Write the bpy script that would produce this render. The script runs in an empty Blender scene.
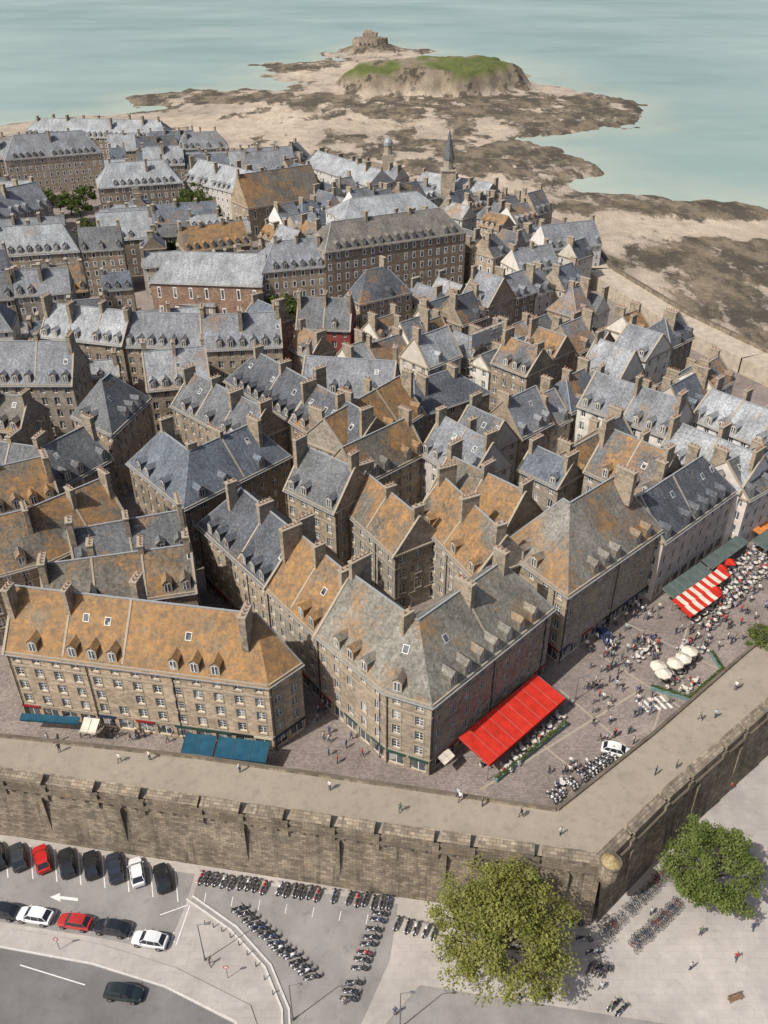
import bpy, math, random
import numpy as np
from mathutils import Vector as V, noise as mn
random.seed(7)
R = random.Random(11)
H = 95.0; TH = math.radians(33.6); F = 850.0
def G(px, py, z=0.0):
    """survey: bearing/elevation measured from the drone station -> true ground position at height z"""
    u = (px-384)/F; v = -(py-512)/F
    dy = math.cos(TH)+v*math.sin(TH); dz = -math.sin(TH)+v*math.cos(TH)
    t = (z-H)/dz
    return V((u*t, dy*t))
def G3(px, py, z): p = G(px, py, z); return V((p.x, p.y, z))
ZG = 5.0; ZW = 10.0
# ------------------------------------------------------------------ nodes
class NT:
    def __init__(s, name):
        s.m = bpy.data.materials.new(name); s.m.use_nodes = True
        s.nt = s.m.node_tree; s.b = s.nt.nodes['Principled BSDF']
    def n(s, t, ins=None, **pr):
        nd = s.nt.nodes.new(t)
        for k, v in pr.items(): setattr(nd, k, v)
        for k, v in (ins or {}).items():
            if isinstance(v, bpy.types.NodeSocket): s.nt.links.new(v, nd.inputs[k])
            else: nd.inputs[k].default_value = v
        return nd
    def math(s, op, a, b=0.0, clamp=False):
        return s.n('ShaderNodeMath', {0: a, 1: b}, operation=op, use_clamp=clamp).outputs[0]
    def vm(s, op, a, b=(0, 0, 0)):
        nd = s.n('ShaderNodeVectorMath', {0: a, 1: b}, operation=op)
        return nd.outputs['Value'] if op == 'DOT_PRODUCT' else nd.outputs[0]
    def mix(s, f, a, b, bt='MIX'):
        nd = s.n('ShaderNodeMix', data_type='RGBA', blend_type=bt)
        for k, v in ((0, f), (6, a), (7, b)):
            if isinstance(v, bpy.types.NodeSocket): s.nt.links.new(v, nd.inputs[k])
            else: nd.inputs[k].default_value = (tuple(v)+(1,) if isinstance(v, tuple) and len(v) == 3 else v)
        return nd.outputs[2]
    def noise(s, sc, det=4, rough=.55, vec=None):
        vec = vec or s.pos()
        return s.n('ShaderNodeTexNoise', {'Vector': vec, 'Scale': sc, 'Detail': det, 'Roughness': rough}).outputs[0]
    def pos(s):
        if not hasattr(s, '_g'): s._g = s.n('ShaderNodeNewGeometry')
        return s._g.outputs['Position']
    def surf(s):
        """metric coordinates lying in the surface: along the course / up the slope"""
        p = s.pos(); nn = s._g.outputs['True Normal']
        t = s.vm('NORMALIZE', s.vm('CROSS_PRODUCT', (0, 0, 1), nn))
        b = s.vm('CROSS_PRODUCT', nn, t)
        return s.n('ShaderNodeCombineXYZ', {0: s.vm('DOT_PRODUCT', p, t), 1: s.vm('DOT_PRODUCT', p, b), 2: 0.0}).outputs[0]
    def ramp(s, f, lo, hi, a=0.0, b=1.0):
        return s.n('ShaderNodeMapRange', {0: f, 1: lo, 2: hi, 3: a, 4: b}, clamp=True).outputs[0]
    def out(s, col, rough=.8, spec=.3, metal=0.0, bump=None, bs=.3, bd=.05):
        if isinstance(col, bpy.types.NodeSocket): s.nt.links.new(col, s.b.inputs['Base Color'])
        else: s.b.inputs['Base Color'].default_value = tuple(col)+(1,)
        if isinstance(rough, bpy.types.NodeSocket): s.nt.links.new(rough, s.b.inputs['Roughness'])
        else: s.b.inputs['Roughness'].default_value = rough
        s.b.inputs['Specular IOR Level'].default_value = spec
        s.b.inputs['Metallic'].default_value = metal
        if bump is not None:
            bn = s.n('ShaderNodeBump', {'Strength': bs, 'Distance': bd, 'Height': bump})
            s.nt.links.new(bn.outputs[0], s.b.inputs['Normal'])
        return s.m
def grey(s, f, lo, hi): 
    q = s.ramp(f, .25, .75, lo, hi)
    return s.n('ShaderNodeCombineColor', {0: q, 1: q, 2: q}).outputs[0]
# roof: object colour = slate tint, object alpha = lichen amount
s = NT('slate_roof'); oi = s.n('ShaderNodeObjectInfo')
br = s.n('ShaderNodeTexBrick', {'Vector': s.surf(), 'Color1': (.7, .7, .7, 1), 'Color2': (1.2, 1.2, 1.2, 1), 'Mortar': (.55, .55, .55, 1), 'Scale': 1.0, 'Mortar Size': .012, 'Brick Width': .38, 'Row Height': .26, 'Bias': 0.0})
c = s.mix(.85, oi.outputs['Color'], br.outputs[0], 'MULTIPLY')
c = s.mix(1.0, c, grey(s, s.noise(.22, 5), .6, 1.3), 'MULTIPLY')
c = s.mix(1.0, c, grey(s, s.noise(2.2, 5, .75), .55, 1.38), 'MULTIPLY')
stv = s.vm('MULTIPLY', s.surf(), (1.6, .22, 1))
c = s.mix(1.0, c, grey(s, s.noise(1.0, 4, .7, stv), .7, 1.3), 'MULTIPLY')
ln = s.math('ADD', s.math('MULTIPLY', s.noise(.17, 3, .5), .58), s.math('MULTIPLY', s.noise(1.1, 7, .8), .42))
lm = s.ramp(s.math('ADD', ln, s.math('MULTIPLY', s.math('SUBTRACT', oi.outputs['Alpha'], .5), .29)), .49, .60)
lm = s.math('MULTIPLY', lm, s.ramp(s.noise(2.2, 6, .8), .38, .52, .15, .93))
lc = s.mix(s.ramp(s.noise(.8, 6, .75), .35, .65), (.135, .09, .052), (.37, .195, .065))
pale = s.ramp(s.noise(3.1, 6, .75), .54, .68, 0, .6)
c = s.mix(pale, c, (.27, .255, .215))
c = s.mix(lm, c, lc)
M_ROOF = s.out(c, .8, .22, bump=br.outputs[1], bs=.3, bd=.03)
s = NT('granite_wall'); oi = s.n('ShaderNodeObjectInfo')
br = s.n('ShaderNodeTexBrick', {'Vector': s.surf(), 'Color1': (.66, .64, .62, 1), 'Color2': (1.24, 1.2, 1.14, 1), 'Mortar': (1.2, 1.16, 1.08, 1), 'Scale': 1.0, 'Mortar Size': .018, 'Brick Width': .62, 'Row Height': .31, 'Bias': 0.0})
c = s.mix(.9, oi.outputs['Color'], br.outputs[0], 'MULTIPLY')
c = s.mix(1.0, c, grey(s, s.noise(.35, 6, .65), .65, 1.3), 'MULTIPLY')
c = s.mix(s.ramp(s.noise(.9, 6, .7), .58, .75, 0, .45), c, (.08, .072, .06))
M_WALL = s.out(c, .9, .2, bump=br.outputs[1], bs=.3, bd=.03)
s = NT('render_wall'); oi = s.n('ShaderNodeObjectInfo')
c = s.mix(1.0, oi.outputs['Color'], grey(s, s.noise(.6, 6, .65), .72, 1.15), 'MULTIPLY')
M_PLAS = s.out(c, .9, .2)
s = NT('dressed_stone'); c = s.mix(s.noise(2, 5, .7), (.19, .16, .12), (.40, .35, .275)); M_TRIM = s.out(c, .85, .2)
s = NT('chimney_stone')
br = s.n('ShaderNodeTexBrick', {'Vector': s.surf(), 'Color1': (.20, .162, .118, 1), 'Color2': (.34, .28, .20, 1), 'Mortar': (.34, .30, .24, 1), 'Scale': 1.0, 'Mortar Size': .02, 'Brick Width': .5, 'Row Height': .25})
c = s.mix(s.ramp(s.noise(.8, 5, .7), .56, .7, 0, .55), br.outputs[0], (.33, .20, .085))
c = s.mix(s.ramp(s.noise(.6, 5, .7), .48, .62, 0, .6), c, (.08, .074, .064)); M_CHIM = s.out(c, .9, .2)
def plain(name, col, rough=.7, spec=.3, metal=0, var=.15, sc=3):
    s = NT(name); c = s.mix(1.0, tuple(col), grey(s, s.noise(sc, 4), 1-var, 1+var), 'MULTIPLY'); return s.out(c, rough, spec, metal)
M_POT = plain('terracotta_pot', (.30, .18, .12)); M_ZINC = plain('zinc', (.25, .26, .265), .55, .4)
M_FRAME = plain('white_joinery', (.72, .71, .68), .5)
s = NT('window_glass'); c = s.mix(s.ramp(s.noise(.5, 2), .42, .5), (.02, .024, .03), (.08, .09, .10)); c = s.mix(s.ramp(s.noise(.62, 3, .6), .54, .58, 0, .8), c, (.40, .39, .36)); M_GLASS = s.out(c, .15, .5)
M_CGLASS = plain('car_glass', (.02, .024, .028), .08, .6)
M_BLACK = plain('black_rubber', (.02, .02, .02), .8)
M_CHROME = plain('bare_metal', (.4, .4, .42), .35, .5, .8)
M_POST = plain('grey_painted_steel', (.12, .12, .12), .5); M_WHITE = plain('road_paint_white', (.58, .57, .54), .8, var=.3, sc=6)
FAS = [plain('fascia_green', (.02, .06, .045)), plain('fascia_navy', (.02, .035, .09)), plain('fascia_cream', (.5, .45, .35)), plain('fascia_red', (.25, .02, .02)), plain('fascia_black', (.02, .02, .02))]
def objcol(name, rough, spec=.5, coat=0.0):
    s = NT(name); oi = s.n('ShaderNodeObjectInfo'); m = s.out(oi.outputs['Color'], rough, spec); s.b.inputs['Coat Weight'].default_value = coat; return m
M_CARP = objcol('car_paint', .3, .5, .6); M_CLOTH = objcol('cloth', .85, .2)
M_SKIN = plain('skin', (.45, .27, .19)); M_HAIR = plain('hair', (.06, .04, .025)); M_TROU = plain('denim', (.05, .06, .09), .9)
def canvas(name, col):
    s = NT(name); c = s.mix(1.0, tuple(col), grey(s, s.noise(.9, 5), .72, 1.15), 'MULTIPLY'); return s.out(c, .9, .1)
M_RED = canvas('red_canvas', (.46, .03, .018)); M_BLUE = canvas('blue_canvas', (.018, .07, .11)); M_CREAM = canvas('cream_canvas', (.56, .51, .42))
M_GREENC = canvas('green_canvas', (.085, .11, .10)); M_ORANGE = canvas('orange_canvas', (.52, .19, .05)); M_SHEET = canvas('scaffold_sheeting', (.5, .5, .48))
# ------------------------------------------------------------------ mesh builder
class MB:
    def __init__(s): s.v = []; s.f = []; s.m = []
    def poly(s, pts, m=0):
        i = len(s.v); s.v.extend([tuple(p) for p in pts]); s.f.append(tuple(range(i, i+len(pts)))); s.m.append(m)
    def box(s, o, a, b, c, m=0):
        o = V(o); i = len(s.v)
        s.v.extend([tuple(p) for p in (o, o+a, o+a+b, o+b, o+c, o+a+c, o+a+b+c, o+b+c)])
        for q in ((3, 2, 1, 0), (4, 5, 6, 7), (0, 1, 5, 4), (1, 2, 6, 5), (2, 3, 7, 6), (3, 0, 4, 7)):
            s.f.append(tuple(i+k for k in q)); s.m.append(m)
    def cbox(s, c, sx, sy, sz, m=0, ang=0):
        a = V((math.cos(ang), math.sin(ang), 0)); b = V((-a.y, a.x, 0))
        s.box(V(c)-a*sx/2-b*sy/2, a*sx, b*sy, V((0, 0, sz)), m)
    def tube(s, p, q, r1, r2=None, n=6, m=0, cap=True):
        p = V(p); q = V(q); r2 = r1 if r2 is None else r2
        d = (q-p).normalized(); x = d.cross(V((0, 0, 1)) if abs(d.z) < .9 else V((1, 0, 0))).normalized(); y = d.cross(x)
        i = len(s.v)
        for c, r in ((p, r1), (q, r2)):
            for k in range(n):
                a = 2*math.pi*k/n; s.v.append(tuple(c+x*math.cos(a)*r+y*math.sin(a)*r))
        for k in range(n):
            s.f.append((i+k, i+n+k, i+n+(k+1) % n, i+(k+1) % n)); s.m.append(m)
        if cap:
            s.f.append(tuple(i+n+k for k in range(n-1, -1, -1))); s.m.append(m); s.f.append(tuple(i+k for k in range(n))); s.m.append(m)
    def ell(s, c, rx, ry, rz, m=0, nu=8, nv=5):
        c = V(c); i = len(s.v); 
        for a in range(nv+1):
            ph = math.pi*a/nv
            for b in range(nu):
                t = 2*math.pi*b/nu
                s.v.append((c.x+rx*math.sin(ph)*math.cos(t), c.y+ry*math.sin(ph)*math.sin(t), c.z+rz*math.cos(ph)))
        for a in range(nv):
            for b in range(nu):
                s.f.append((i+a*nu+b, i+(a+1)*nu+b, i+(a+1)*nu+(b+1) % nu, i+a*nu+(b+1) % nu)); s.m.append(m)
    def torus(s, c, r, t, m=0, n=12, k=5):
        i = len(s.v); c = V(c)
        for a in range(n):
            A = 2*math.pi*a/n
            for b in range(k):
                B = 2*math.pi*b/k; rr = r+t*math.cos(B)
                s.v.append((c.x+rr*math.cos(A), c.y+t*math.sin(B), c.z+rr*math.sin(A)))
        for a in range(n):
            for b in range(k):
                s.f.append((i+a*k+b, i+a*k+(b+1) % k, i+((a+1) % n)*k+(b+1) % k, i+((a+1) % n)*k+b)); s.m.append(m)
    def mesh(s, name, mats, smooth=False):
        me = bpy.data.meshes.new(name); me.from_pydata(s.v, [], s.f)
        for m in mats: me.materials.append(m)
        if s.m: me.polygons.foreach_set('material_index', s.m)
        if smooth: me.polygons.foreach_set('use_smooth', [True]*len(s.f))
        me.update(); return me
    def obj(s, name, mats, parent=None, color=None, smooth=False):
        if not s.f: return None
        return place(s.mesh(name, mats, smooth), name, parent=parent, color=color)
COL = bpy.context.scene.collection
def place(me, name, loc=(0, 0, 0), rot=0, color=None, parent=None, scale=1):
    o = bpy.data.objects.new(name, me); COL.objects.link(o); o.location = loc; o.rotation_euler = (0, 0, rot)
    if scale != 1: o.scale = (scale,)*3
    if color: o.color = color if len(color) == 4 else tuple(color)+(1,)
    if parent: o.parent = parent
    return o
Z3 = lambda p, z: V((p.x, p.y, z))
UP = V((0, 0, 1))
# ------------------------------------------------------------------ buildings
def window(w, wm, P, a, n, W, h, lod):
    """P = lower-left corner on the wall plane, a along wall, n outward"""
    if lod == 0:
        o = P+n*.03; w.poly([o, o+a*W, o+a*W+UP*h, o+UP*h], 0)
        o = P+n*.05+a*W*.17+UP*h*.1; w.poly([o, o+a*W*.66, o+a*W*.66+UP*h*.8, o+UP*h*.8], 1); return
    d = .2; B = P-n*d
    for q in ((P, P+UP*h, B+UP*h, B), (P+a*W, B+a*W, B+a*W+UP*h, P+a*W+UP*h), (P+UP*h, P+a*W+UP*h, B+a*W+UP*h, B+UP*h), (P, B, B+a*W, P+a*W)):
        wm.poly(q, 0)
    w.poly([B, B+a*W, B+a*W+UP*h, B+UP*h], 0)
    rows = 3 if lod == 2 else 1
    fw = .11; pw = (W-fw*3)/2; ph = (h-fw*(rows+1)*.9)/rows
    for i in (0, 1):
        for j in range(rows):
            o = B+n*.02+a*(fw+i*(pw+fw))+UP*(fw+j*(ph+fw*.7)); w.poly([o, o+a*pw, o+a*pw+UP*ph, o+UP*ph], 1)
    if lod == 2:
        o = P-a*.14+UP*(-.15); wm.box(o+n*.12, a*(W+.28), -n*.12, UP*.15, 1)
        o = P-a*.14+UP*h; wm.box(o+n*.05, a*(W+.28), -n*.05, UP*.24, 1)
        for k in (-.16, W): wm.box(P+a*k+n*.04, a*.16, -n*.04, UP*h, 1)
def facade(wm, w, A, B, zb, zt, nf, lod, bay=2.9, shop=False, ww=1.12):
    d = B-A; L = d.length
    if L < .4: return
    a = V((d.x/L, d.y/L, 0)); n = V((a.y, -a.x, 0)); mid = (A+B)/2
    if n.x*(-mid.x)+n.y*(-mid.y) < -.15*mid.length or L < 2 or lod < 0:
        wm.poly([Z3(A, zb), Z3(B, zb), Z3(B, zt), Z3(A, zt)]); return
    A0 = Z3(A, 0); nb = max(1, round(L/bay)); fh = (zt-zb)/nf; bw = L/nb
    if lod == 0: wm.poly([Z3(A, zb), Z3(B, zb), Z3(B, zt), Z3(A, zt)])
    for fl in range(nf):
        z0 = zb+fl*fh; g = shop and fl == 0
        W = min(bw-.5, 2.2) if g else ww*(1.0 if fl < nf-1 else .92)
        z1 = z0+(.25 if g else fh*.26); z2 = z0+fh*(.86 if g else .88 if fl < nf-1 else .80); z3 = z0+fh
        if lod > 0:
            for za, zc in ((z0, z1), (z2, z3)): wm.poly([A0+UP*za, A0+a*L+UP*za, A0+a*L+UP*zc, A0+UP*zc])
        x = 0
        for b in range(nb):
            x0 = (b+.5)*bw-W/2
            if R.random() < .04 and not g: continue
            if lod > 0: wm.poly([A0+a*x+UP*z1, A0+a*x0+UP*z1, A0+a*x0+UP*z2, A0+a*x+UP*z2])
            window(w, wm, A0+a*x0+UP*z1, a, n, W, z2-z1, lod if not g else min(lod, 1)); x = x0+W
            if g and lod == 2 and R.random() < .6: wm.box(A0+a*(x0-.2)+UP*(z2+.03)+n*.16, a*(W+.4), -n*.16, UP*.4, 2+R.randrange(5))
        if lod > 0: wm.poly([A0+a*x+UP*z1, A0+a*L+UP*z1, A0+a*L+UP*z2, A0+a*x+UP*z2])
    if lod == 2:
        for zc in (zb+fh+.15, zt-fh): wm.box(A0+UP*(zc-.12)+n*.09, a*L, -n*.09, UP*.22, 1)
        k = 0
        while k < L-1:
            wm.tube(A0+a*(k+.3)+n*.12+UP*zb, A0+a*(k+.3)+n*.12+UP*(zt-.4), .07, .07, 5, 6); k += R.uniform(10, 15)
    if lod >= 0: wm.box(A0+UP*(zt-.35)+n*.28, a*L, -n*.28, UP*.32, 1)
def offs(pts, d):
    n = len(pts); dirs = [(pts[i+1]-pts[i]).normalized() for i in range(n-1)]; ms = [V((-q.y, q.x)) for q in dirs]; out = []
    for i in range(n):
        if i == 0: m = ms[0]
        elif i == n-1: m = ms[-1]
        else: m = (ms[i-1]+ms[i])/(1+ms[i-1].dot(ms[i]))
        out.append(pts[i]+m*d)
    for i in range(1, n-2):
        if (out[i+1]-out[i]).dot(dirs[i]) <= 0.05:
            p, q = pts[i-1]+ms[i-1]*d, pts[i+1]+ms[i+1]*d; u, v = dirs[i-1], dirs[i+1]
            den = u.x*v.y-u.y*v.x
            if abs(den) > 1e-3:
                t = ((q.x-p.x)*v.y-(q.y-p.y)*v.x)/den; out[i] = p+u*t; out[i+1] = out[i].copy()
    return out
def beam(mb, p, q, w, h, m):
    d = (q-p); L = d.length
    if L < .3: return
    d /= L; sd = d.cross(UP).normalized(); u = sd.cross(d)
    mb.box(p-sd*w/2-u*.05, d*L, u*h, sd*w, m) if d.cross(u).dot(sd) > 0 else mb.box(p-sd*w/2-u*.05, sd*w, u*h, d*L, m)
FOOT = []
dk = (.08, .087, .10); gr = (.12, .126, .132); pl = (.185, .195, .21); wh = (.275, .29, .30); bn = (.135, .125, .105); bl = (.11, .128, .152)
SL = [gr, dk, pl, (.13, .13, .125), (.19, .19, .18), bl]
WL = [(.29, .24, .185), (.245, .205, .158), (.33, .28, .22), (.215, .18, .14), (.27, .245, .21)]
def building(front, depth, ze, h, hips=(0, 0), lich=.2, tint=None, wall=None, nf=None, plaster=False, dorm=.7, chim=None,
             zb=ZG, name='granite_townhouse', shop=False, bay=2.7, sky=.25, chw=None):
    mid = sum(front, V((0, 0)))/len(front); dist = mid.length
    lod = 2 if dist < 125 else 1 if dist < 215 else 0
    tint = tint or R.choice(SL); wall = wall or R.choice(WL)
    nf = nf or max(2, round((ze-zb)/2.75))
    Fr = front; Bk = offs(front, depth); Rd = offs(front, depth/2); N = len(Fr); zr = ze+h
    if hips[0]:
        s0 = Rd[1]-Rd[0]; Rd[0] = Rd[0]+s0*min(.9 if N > 2 else .45, depth*.36/max(s0.length, .1))
    if hips[1]:
        s0 = Rd[-2]-Rd[-1]; Rd[-1] = Rd[-1]+s0*min(.9 if N > 2 else .45, depth*.36/max(s0.length, .1))
    FOOT.append([p.copy() for p in Fr]+[p.copy() for p in reversed(Bk)])
    root = bpy.data.objects.new(name, None); COL.objects.link(root)
    wm, w, rf, ch = MB(), MB(), MB(), MB()
    for i in range(N-1): facade(wm, w, Fr[i], Fr[i+1], zb, ze, nf, lod, bay, shop)
    facade(wm, w, Fr[-1], Bk[-1], zb, ze, nf, lod, bay*1.15)
    for i in range(N-1, 0, -1): facade(wm, w, Bk[i], Bk[i-1], zb, ze, nf, min(lod, 1), bay)
    facade(wm, w, Bk[0], Fr[0], zb, ze, nf, lod, bay*1.15)
    k = 1+.45/(depth/2)
    ex = lambda P, Q: Z3(Q+(P-Q)*k, zr-h*k+.06)
    for i in range(N-1):
        r0, r1 = Z3(Rd[i], zr+.06), Z3(Rd[i+1], zr+.06)
        for X, fl in ((Fr, 0), (Bk, 1)):
            pts = [ex(X[i], Rd[i]), ex(X[i+1], Rd[i+1]), r1, r0]
            if (r1-r0).length < .05: pts = pts[:3]
            if (pts[0]-pts[1]).length < .05: pts = pts[1:]
            if len(pts) >= 3: rf.poly(pts[::-1] if fl else pts)
        beam(rf, r0, r1, .26, .16, 1)
        if lod: beam(rf, ex(Fr[i], Rd[i])+UP*.02, ex(Fr[i+1], Rd[i+1])+UP*.02, .14, .12, 1)
    for e, hp in ((0, hips[0]), (-1, hips[1])):
        f, b, r = Fr[e], Bk[e], Rd[e]
        if hp:
            t = [ex(b, r), ex(f, r), Z3(r, zr+.06)]; rf.poly(t if e == 0 else [t[1], t[0], t[2]])
            for q in (f, b): beam(rf, ex(q, r), Z3(r, zr+.06), .2, .1, 1)
        else:
            t = [Z3(b, ze), Z3(f, ze), Z3(r, zr)]; wm.poly(t if e == 0 else [t[1], t[0], t[2]])
            if lod:
                for q in (f, b): beam(rf, ex(q, r), Z3(r, zr+.06), .36, .2, 2)
    slope = h/(depth/2)
    def dormers(P, Q, Rp, Rq, flip):
        d = Q-P; L = d.length
        if L < 4: return
        a = V((d.x/L, d.y/L, 0)); n = V((a.y, -a.x, 0)); 
        if n.x*(-P.x)+n.y*(-P.y) < -.25*P.length: return
        nb = max(1, round(L/(bay*1.0))); bw = L/nb; A0 = Z3(P, 0)
        t0 = max(0, (Rp-P).dot(d)/L*.45); t1 = L-max(0, (Q-Rq).dot(d)/L*.45)
        for b in range(nb):
            t = (b+.5)*bw
            if t < t0+.8 or t > t1-.8 or R.random() > dorm: continue
            W = 1.3; d0 = .12; z0 = ze+d0*slope; zt = z0+min(1.75, h*.36); rz = zt+.55
            db, dr = (zt-ze)/slope, (rz-ze)/slope
            o = A0+a*(t-W/2)-n*d0
            wm.poly([o+UP*z0, o+a*W+UP*z0, o+a*W+UP*zt, o+UP*zt], 1)
            rf.poly([o+UP*z0, o+UP*zt, A0+a*(t-W/2)-n*db+UP*zt]); rf.poly([o+a*W+UP*z0, A0+a*(t+W/2)-n*db+UP*zt, o+a*W+UP*zt])
            wm.poly([o+UP*zt, o+a*W+UP*zt, o+a*W/2+UP*rz], 1)
            for sg in (-1, 1):
                e0 = A0+a*(t+sg*(W/2+.12))-n*(d0-.15)+UP*(zt-.1); e1 = A0+a*(t+sg*(W/2+.12))-n*db+UP*(zt-.06)
                r0 = A0+a*t-n*(d0-.15)+UP*(rz+.04); r1 = A0+a*t-n*dr+UP*(rz+.04)
                rf.poly([e0, r0, r1, e1] if sg < 0 else [e0, e1, r1, r0])
            o2 = o+n*.03+a*.22+UP*(z0+.2); hh = zt-z0-.28
            w.poly([o2, o2+a*(W-.44), o2+a*(W-.44)+UP*hh, o2+UP*hh], 0)
            for q in (0, 1):
                o3 = o2+n*.02+a*(.07+q*(W-.44)/2)+UP*.08; w.poly([o3, o3+a*((W-.44)/2-.12), o3+a*((W-.44)/2-.12)+UP*(hh-.16), o3+UP*(hh-.16)], 1)
            if lod and R.random() < sky:
                dd = (rz-ze)/slope+.6+R.random()*.6; tt = t+R.uniform(-1, 1)
                if dd+1.1 < depth/2-.3:
                    sv = (-n+UP*slope).normalized(); nn = a.cross(sv); nn = nn if nn.z > 0 else -nn
                    o = A0+a*tt-n*dd+UP*(ze+dd*slope)+nn*.1
                    w.poly([o, o+a*.85, o+a*.85+sv*1.1, o+sv*1.1], 0); o = o+nn*.02+a*.07+sv*.07; w.poly([o, o+a*.71, o+a*.71+sv*.96, o+sv*.96], 1)
    if dorm > 0:
        for i in range(N-1):
            dormers(Fr[i], Fr[i+1], Rd[i], Rd[i+1], 0); dormers(Bk[i+1], Bk[i], Rd[i+1], Rd[i], 1)
    for i in range(N-1):
        d = Rd[i+1]-Rd[i]; L = d.length
        if L < 2.5: continue
        a2 = d/L; a = Z3(a2, 0); b = V((-a.y, a.x, 0))
        if chim is None:
            k2 = max(1, round(L/8)); ts = [j/k2 for j in range(k2+1)]
        else: ts = chim
        for t in ts:
            if (t <= 0 and i > 0) or R.random() < .08: continue
            x = min(max(t*L, .5), L-.5); cw = chw or R.uniform(1.5, 3.4); th = R.uniform(.65, .9)
            if dist > 230: cw = R.uniform(1.1, 2.6)
            off = R.uniform(-1, 1)*max(0, (depth/2-cw/2-.8))*.6; hh = R.uniform(1.0, 2.4)*(1 if dist < 230 else .8)
            c = Z3(Rd[i]+a2*x, zr-3.4)+b*off
            ch.box(c-a*th/2-b*cw/2, a*th, b*cw, UP*(3.4+hh), 0)
            ch.box(c-a*(th/2+.1)-b*(cw/2+.1)+UP*(3.4+hh), a*(th+.2), b*(cw+.2), UP*.2, 1)
            if lod:
                npt = int(cw/.6)
                for j in range(npt):
                    pc = c+b*(-cw/2+(j+.5)*cw/npt)+UP*(3.6+hh); ch.tube(pc, pc+UP*R.uniform(.35, .7), .14, .11, 5, 2)
                if R.random() < .35:
                    pc = c+b*cw*.4+UP*(3.5+hh); ch.tube(pc, pc+UP*2.2, .03, .03, 4, 3); ch.tube(pc+UP*2.1-a*.6, pc+UP*2.1+a*.6, .02, .02, 4, 3)
            if 0 < t < 1 and lod:
                for q in (-1, 1): 
                    e = Z3(Rd[i]+a2*x, zr+.08); beam(rf, Z3((Rd[i]+a2*x), 0)+b*q*depth/2*.98+UP*(ze+.1), e, .3, .16, 2)
    wm.obj('walls', [M_PLAS if plaster else M_WALL, M_TRIM]+FAS, root, wall)
    w.obj('windows', [M_FRAME, M_GLASS], root)
    rf.obj('roof', [M_ROOF, M_ZINC, M_TRIM], root, tuple(tint)+(lich,))
    ch.obj('chimneys', [M_CHIM, M_TRIM, M_POT, M_POST], root)
    return root
def PX(lst, z): return [G(x, y, z) for x, y in lst]
def bp(lst, z, depth, h, **k): return building(PX(lst, z), depth, z, h, **k)
# -- front blocks
bp([(4, 650), (268, 684), (301, 662)], 17.5, 11, 6.5, hips=(0, 1), lich=1.0, tint=(.18, .155, .115), wall=(.38, .31, .23), shop=True, dorm=.5, nf=5)
bp([(45, 612), (196, 590)], 17, 9, 5, lich=.5, tint=bn, dorm=.5, wall=WL[1])
bp([(-60, 590), (50, 560), (130, 523)], 18, 12, 6, lich=.72, tint=bn, dorm=.3)
bp([(75, 570), (190, 548)], 18, 8, 4.5, lich=.45, tint=gr, dorm=.5)
bp([(-60, 530), (60, 500)], 18, 10, 6, lich=.72, tint=bn)
bp([(198, 524), (266, 586)], 18.3, 12, 6.5, hips=(1, 0), lich=.1, tint=dk, shop=True, dorm=.9, nf=5)
bp([(266.6, 586.6), (316, 633)], 18.0, 12, 6.8, lich=1.0, tint=bn, shop=True, nf=5)
bp([(316.5, 633.5), (385, 690), (432, 704), (553, 607)], 18.2, 12.5, 7, hips=(0, 1), lich=.36, tint=(.2, .19, .16), shop=True, dorm=.85, wall=(.29, .245, .19), nf=5)
bp([(415, 515), (475, 578)], 18, 10, 6, lich=.72, tint=bn, dorm=.4)
bp([(340, 505), (395, 555)], 17, 9, 5.5, lich=.8, tint=bn, dorm=.4)
bp([(285, 488), (335, 512)], 19, 10, 6, lich=.1, tint=gr)
bp([(500, 545), (568, 594), (663, 528)], 18.6, 14, 8.5, hips=(1, 1), lich=.55, tint=(.185, .175, .15), shop=True, dorm=.9, wall=(.31, .27, .21), nf=5)
bp([(425, 500), (500, 540)], 17.8, 11, 6.5, lich=.75, tint=bn, dorm=.4)
bp([(664, 542), (736, 490)], 17, 11, 6, hips=(0, 1), lich=.05, tint=dk, shop=True, plaster=True, wall=(.42, .38, .33))
bp([(585, 470), (650, 500)], 18, 11, 6.5, lich=.6, tint=gr)
bp([(655, 455), (740, 492)], 17, 11, 5, lich=.05, tint=wh, plaster=True, wall=(.62, .6, .57))
bp([(690, 418), (790, 458)], 17, 12, 4.5, lich=.02, tint=wh, plaster=True, wall=(.62, .6, .57))
bp([(748, 500), (830, 455)], 16, 11, 5, lich=.3, tint=gr, plaster=True, wall=(.55, .5, .45))
bp([(578, 405), (668, 437)], 17, 11, 5.5, lich=.25, tint=pl, plaster=True, wall=(.55, .52, .46))
# -- second row
bp([(128, 462), (184, 508), (290, 455)], 18, 11, 6, hips=(1, 1), lich=.08, tint=bl, dorm=.7)
bp([(72, 415), (112, 434), (150, 398)], 19, 11, 6.5, hips=(1, 1), lich=.15, tint=gr, dorm=.8)
bp([(-40, 384), (72, 384)], 19, 12, 7, lich=.05, tint=pl, dorm=.9, nf=5)
bp([(-30, 480), (50, 492), (112, 458)], 17, 10, 5.5, lich=.2, tint=gr)
bp([(-40, 425), (20, 432)], 17, 10, 5, lich=.5, tint=bn)
bp([(225, 380), (290, 420)], 19, 12, 6, lich=.2, tint=dk, dorm=.9, hips=(1, 0)); bp([(290.5, 420.5), (350, 458)], 19.4, 12, 6, lich=.35, tint=dk, dorm=.9)
bp([(350.5, 458.5), (424, 412)], 19, 12, 6, lich=.9, tint=bn, dorm=.5)
bp([(172, 405), (245, 445)], 17.5, 11, 5.5, lich=.3, tint=gr)
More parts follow.
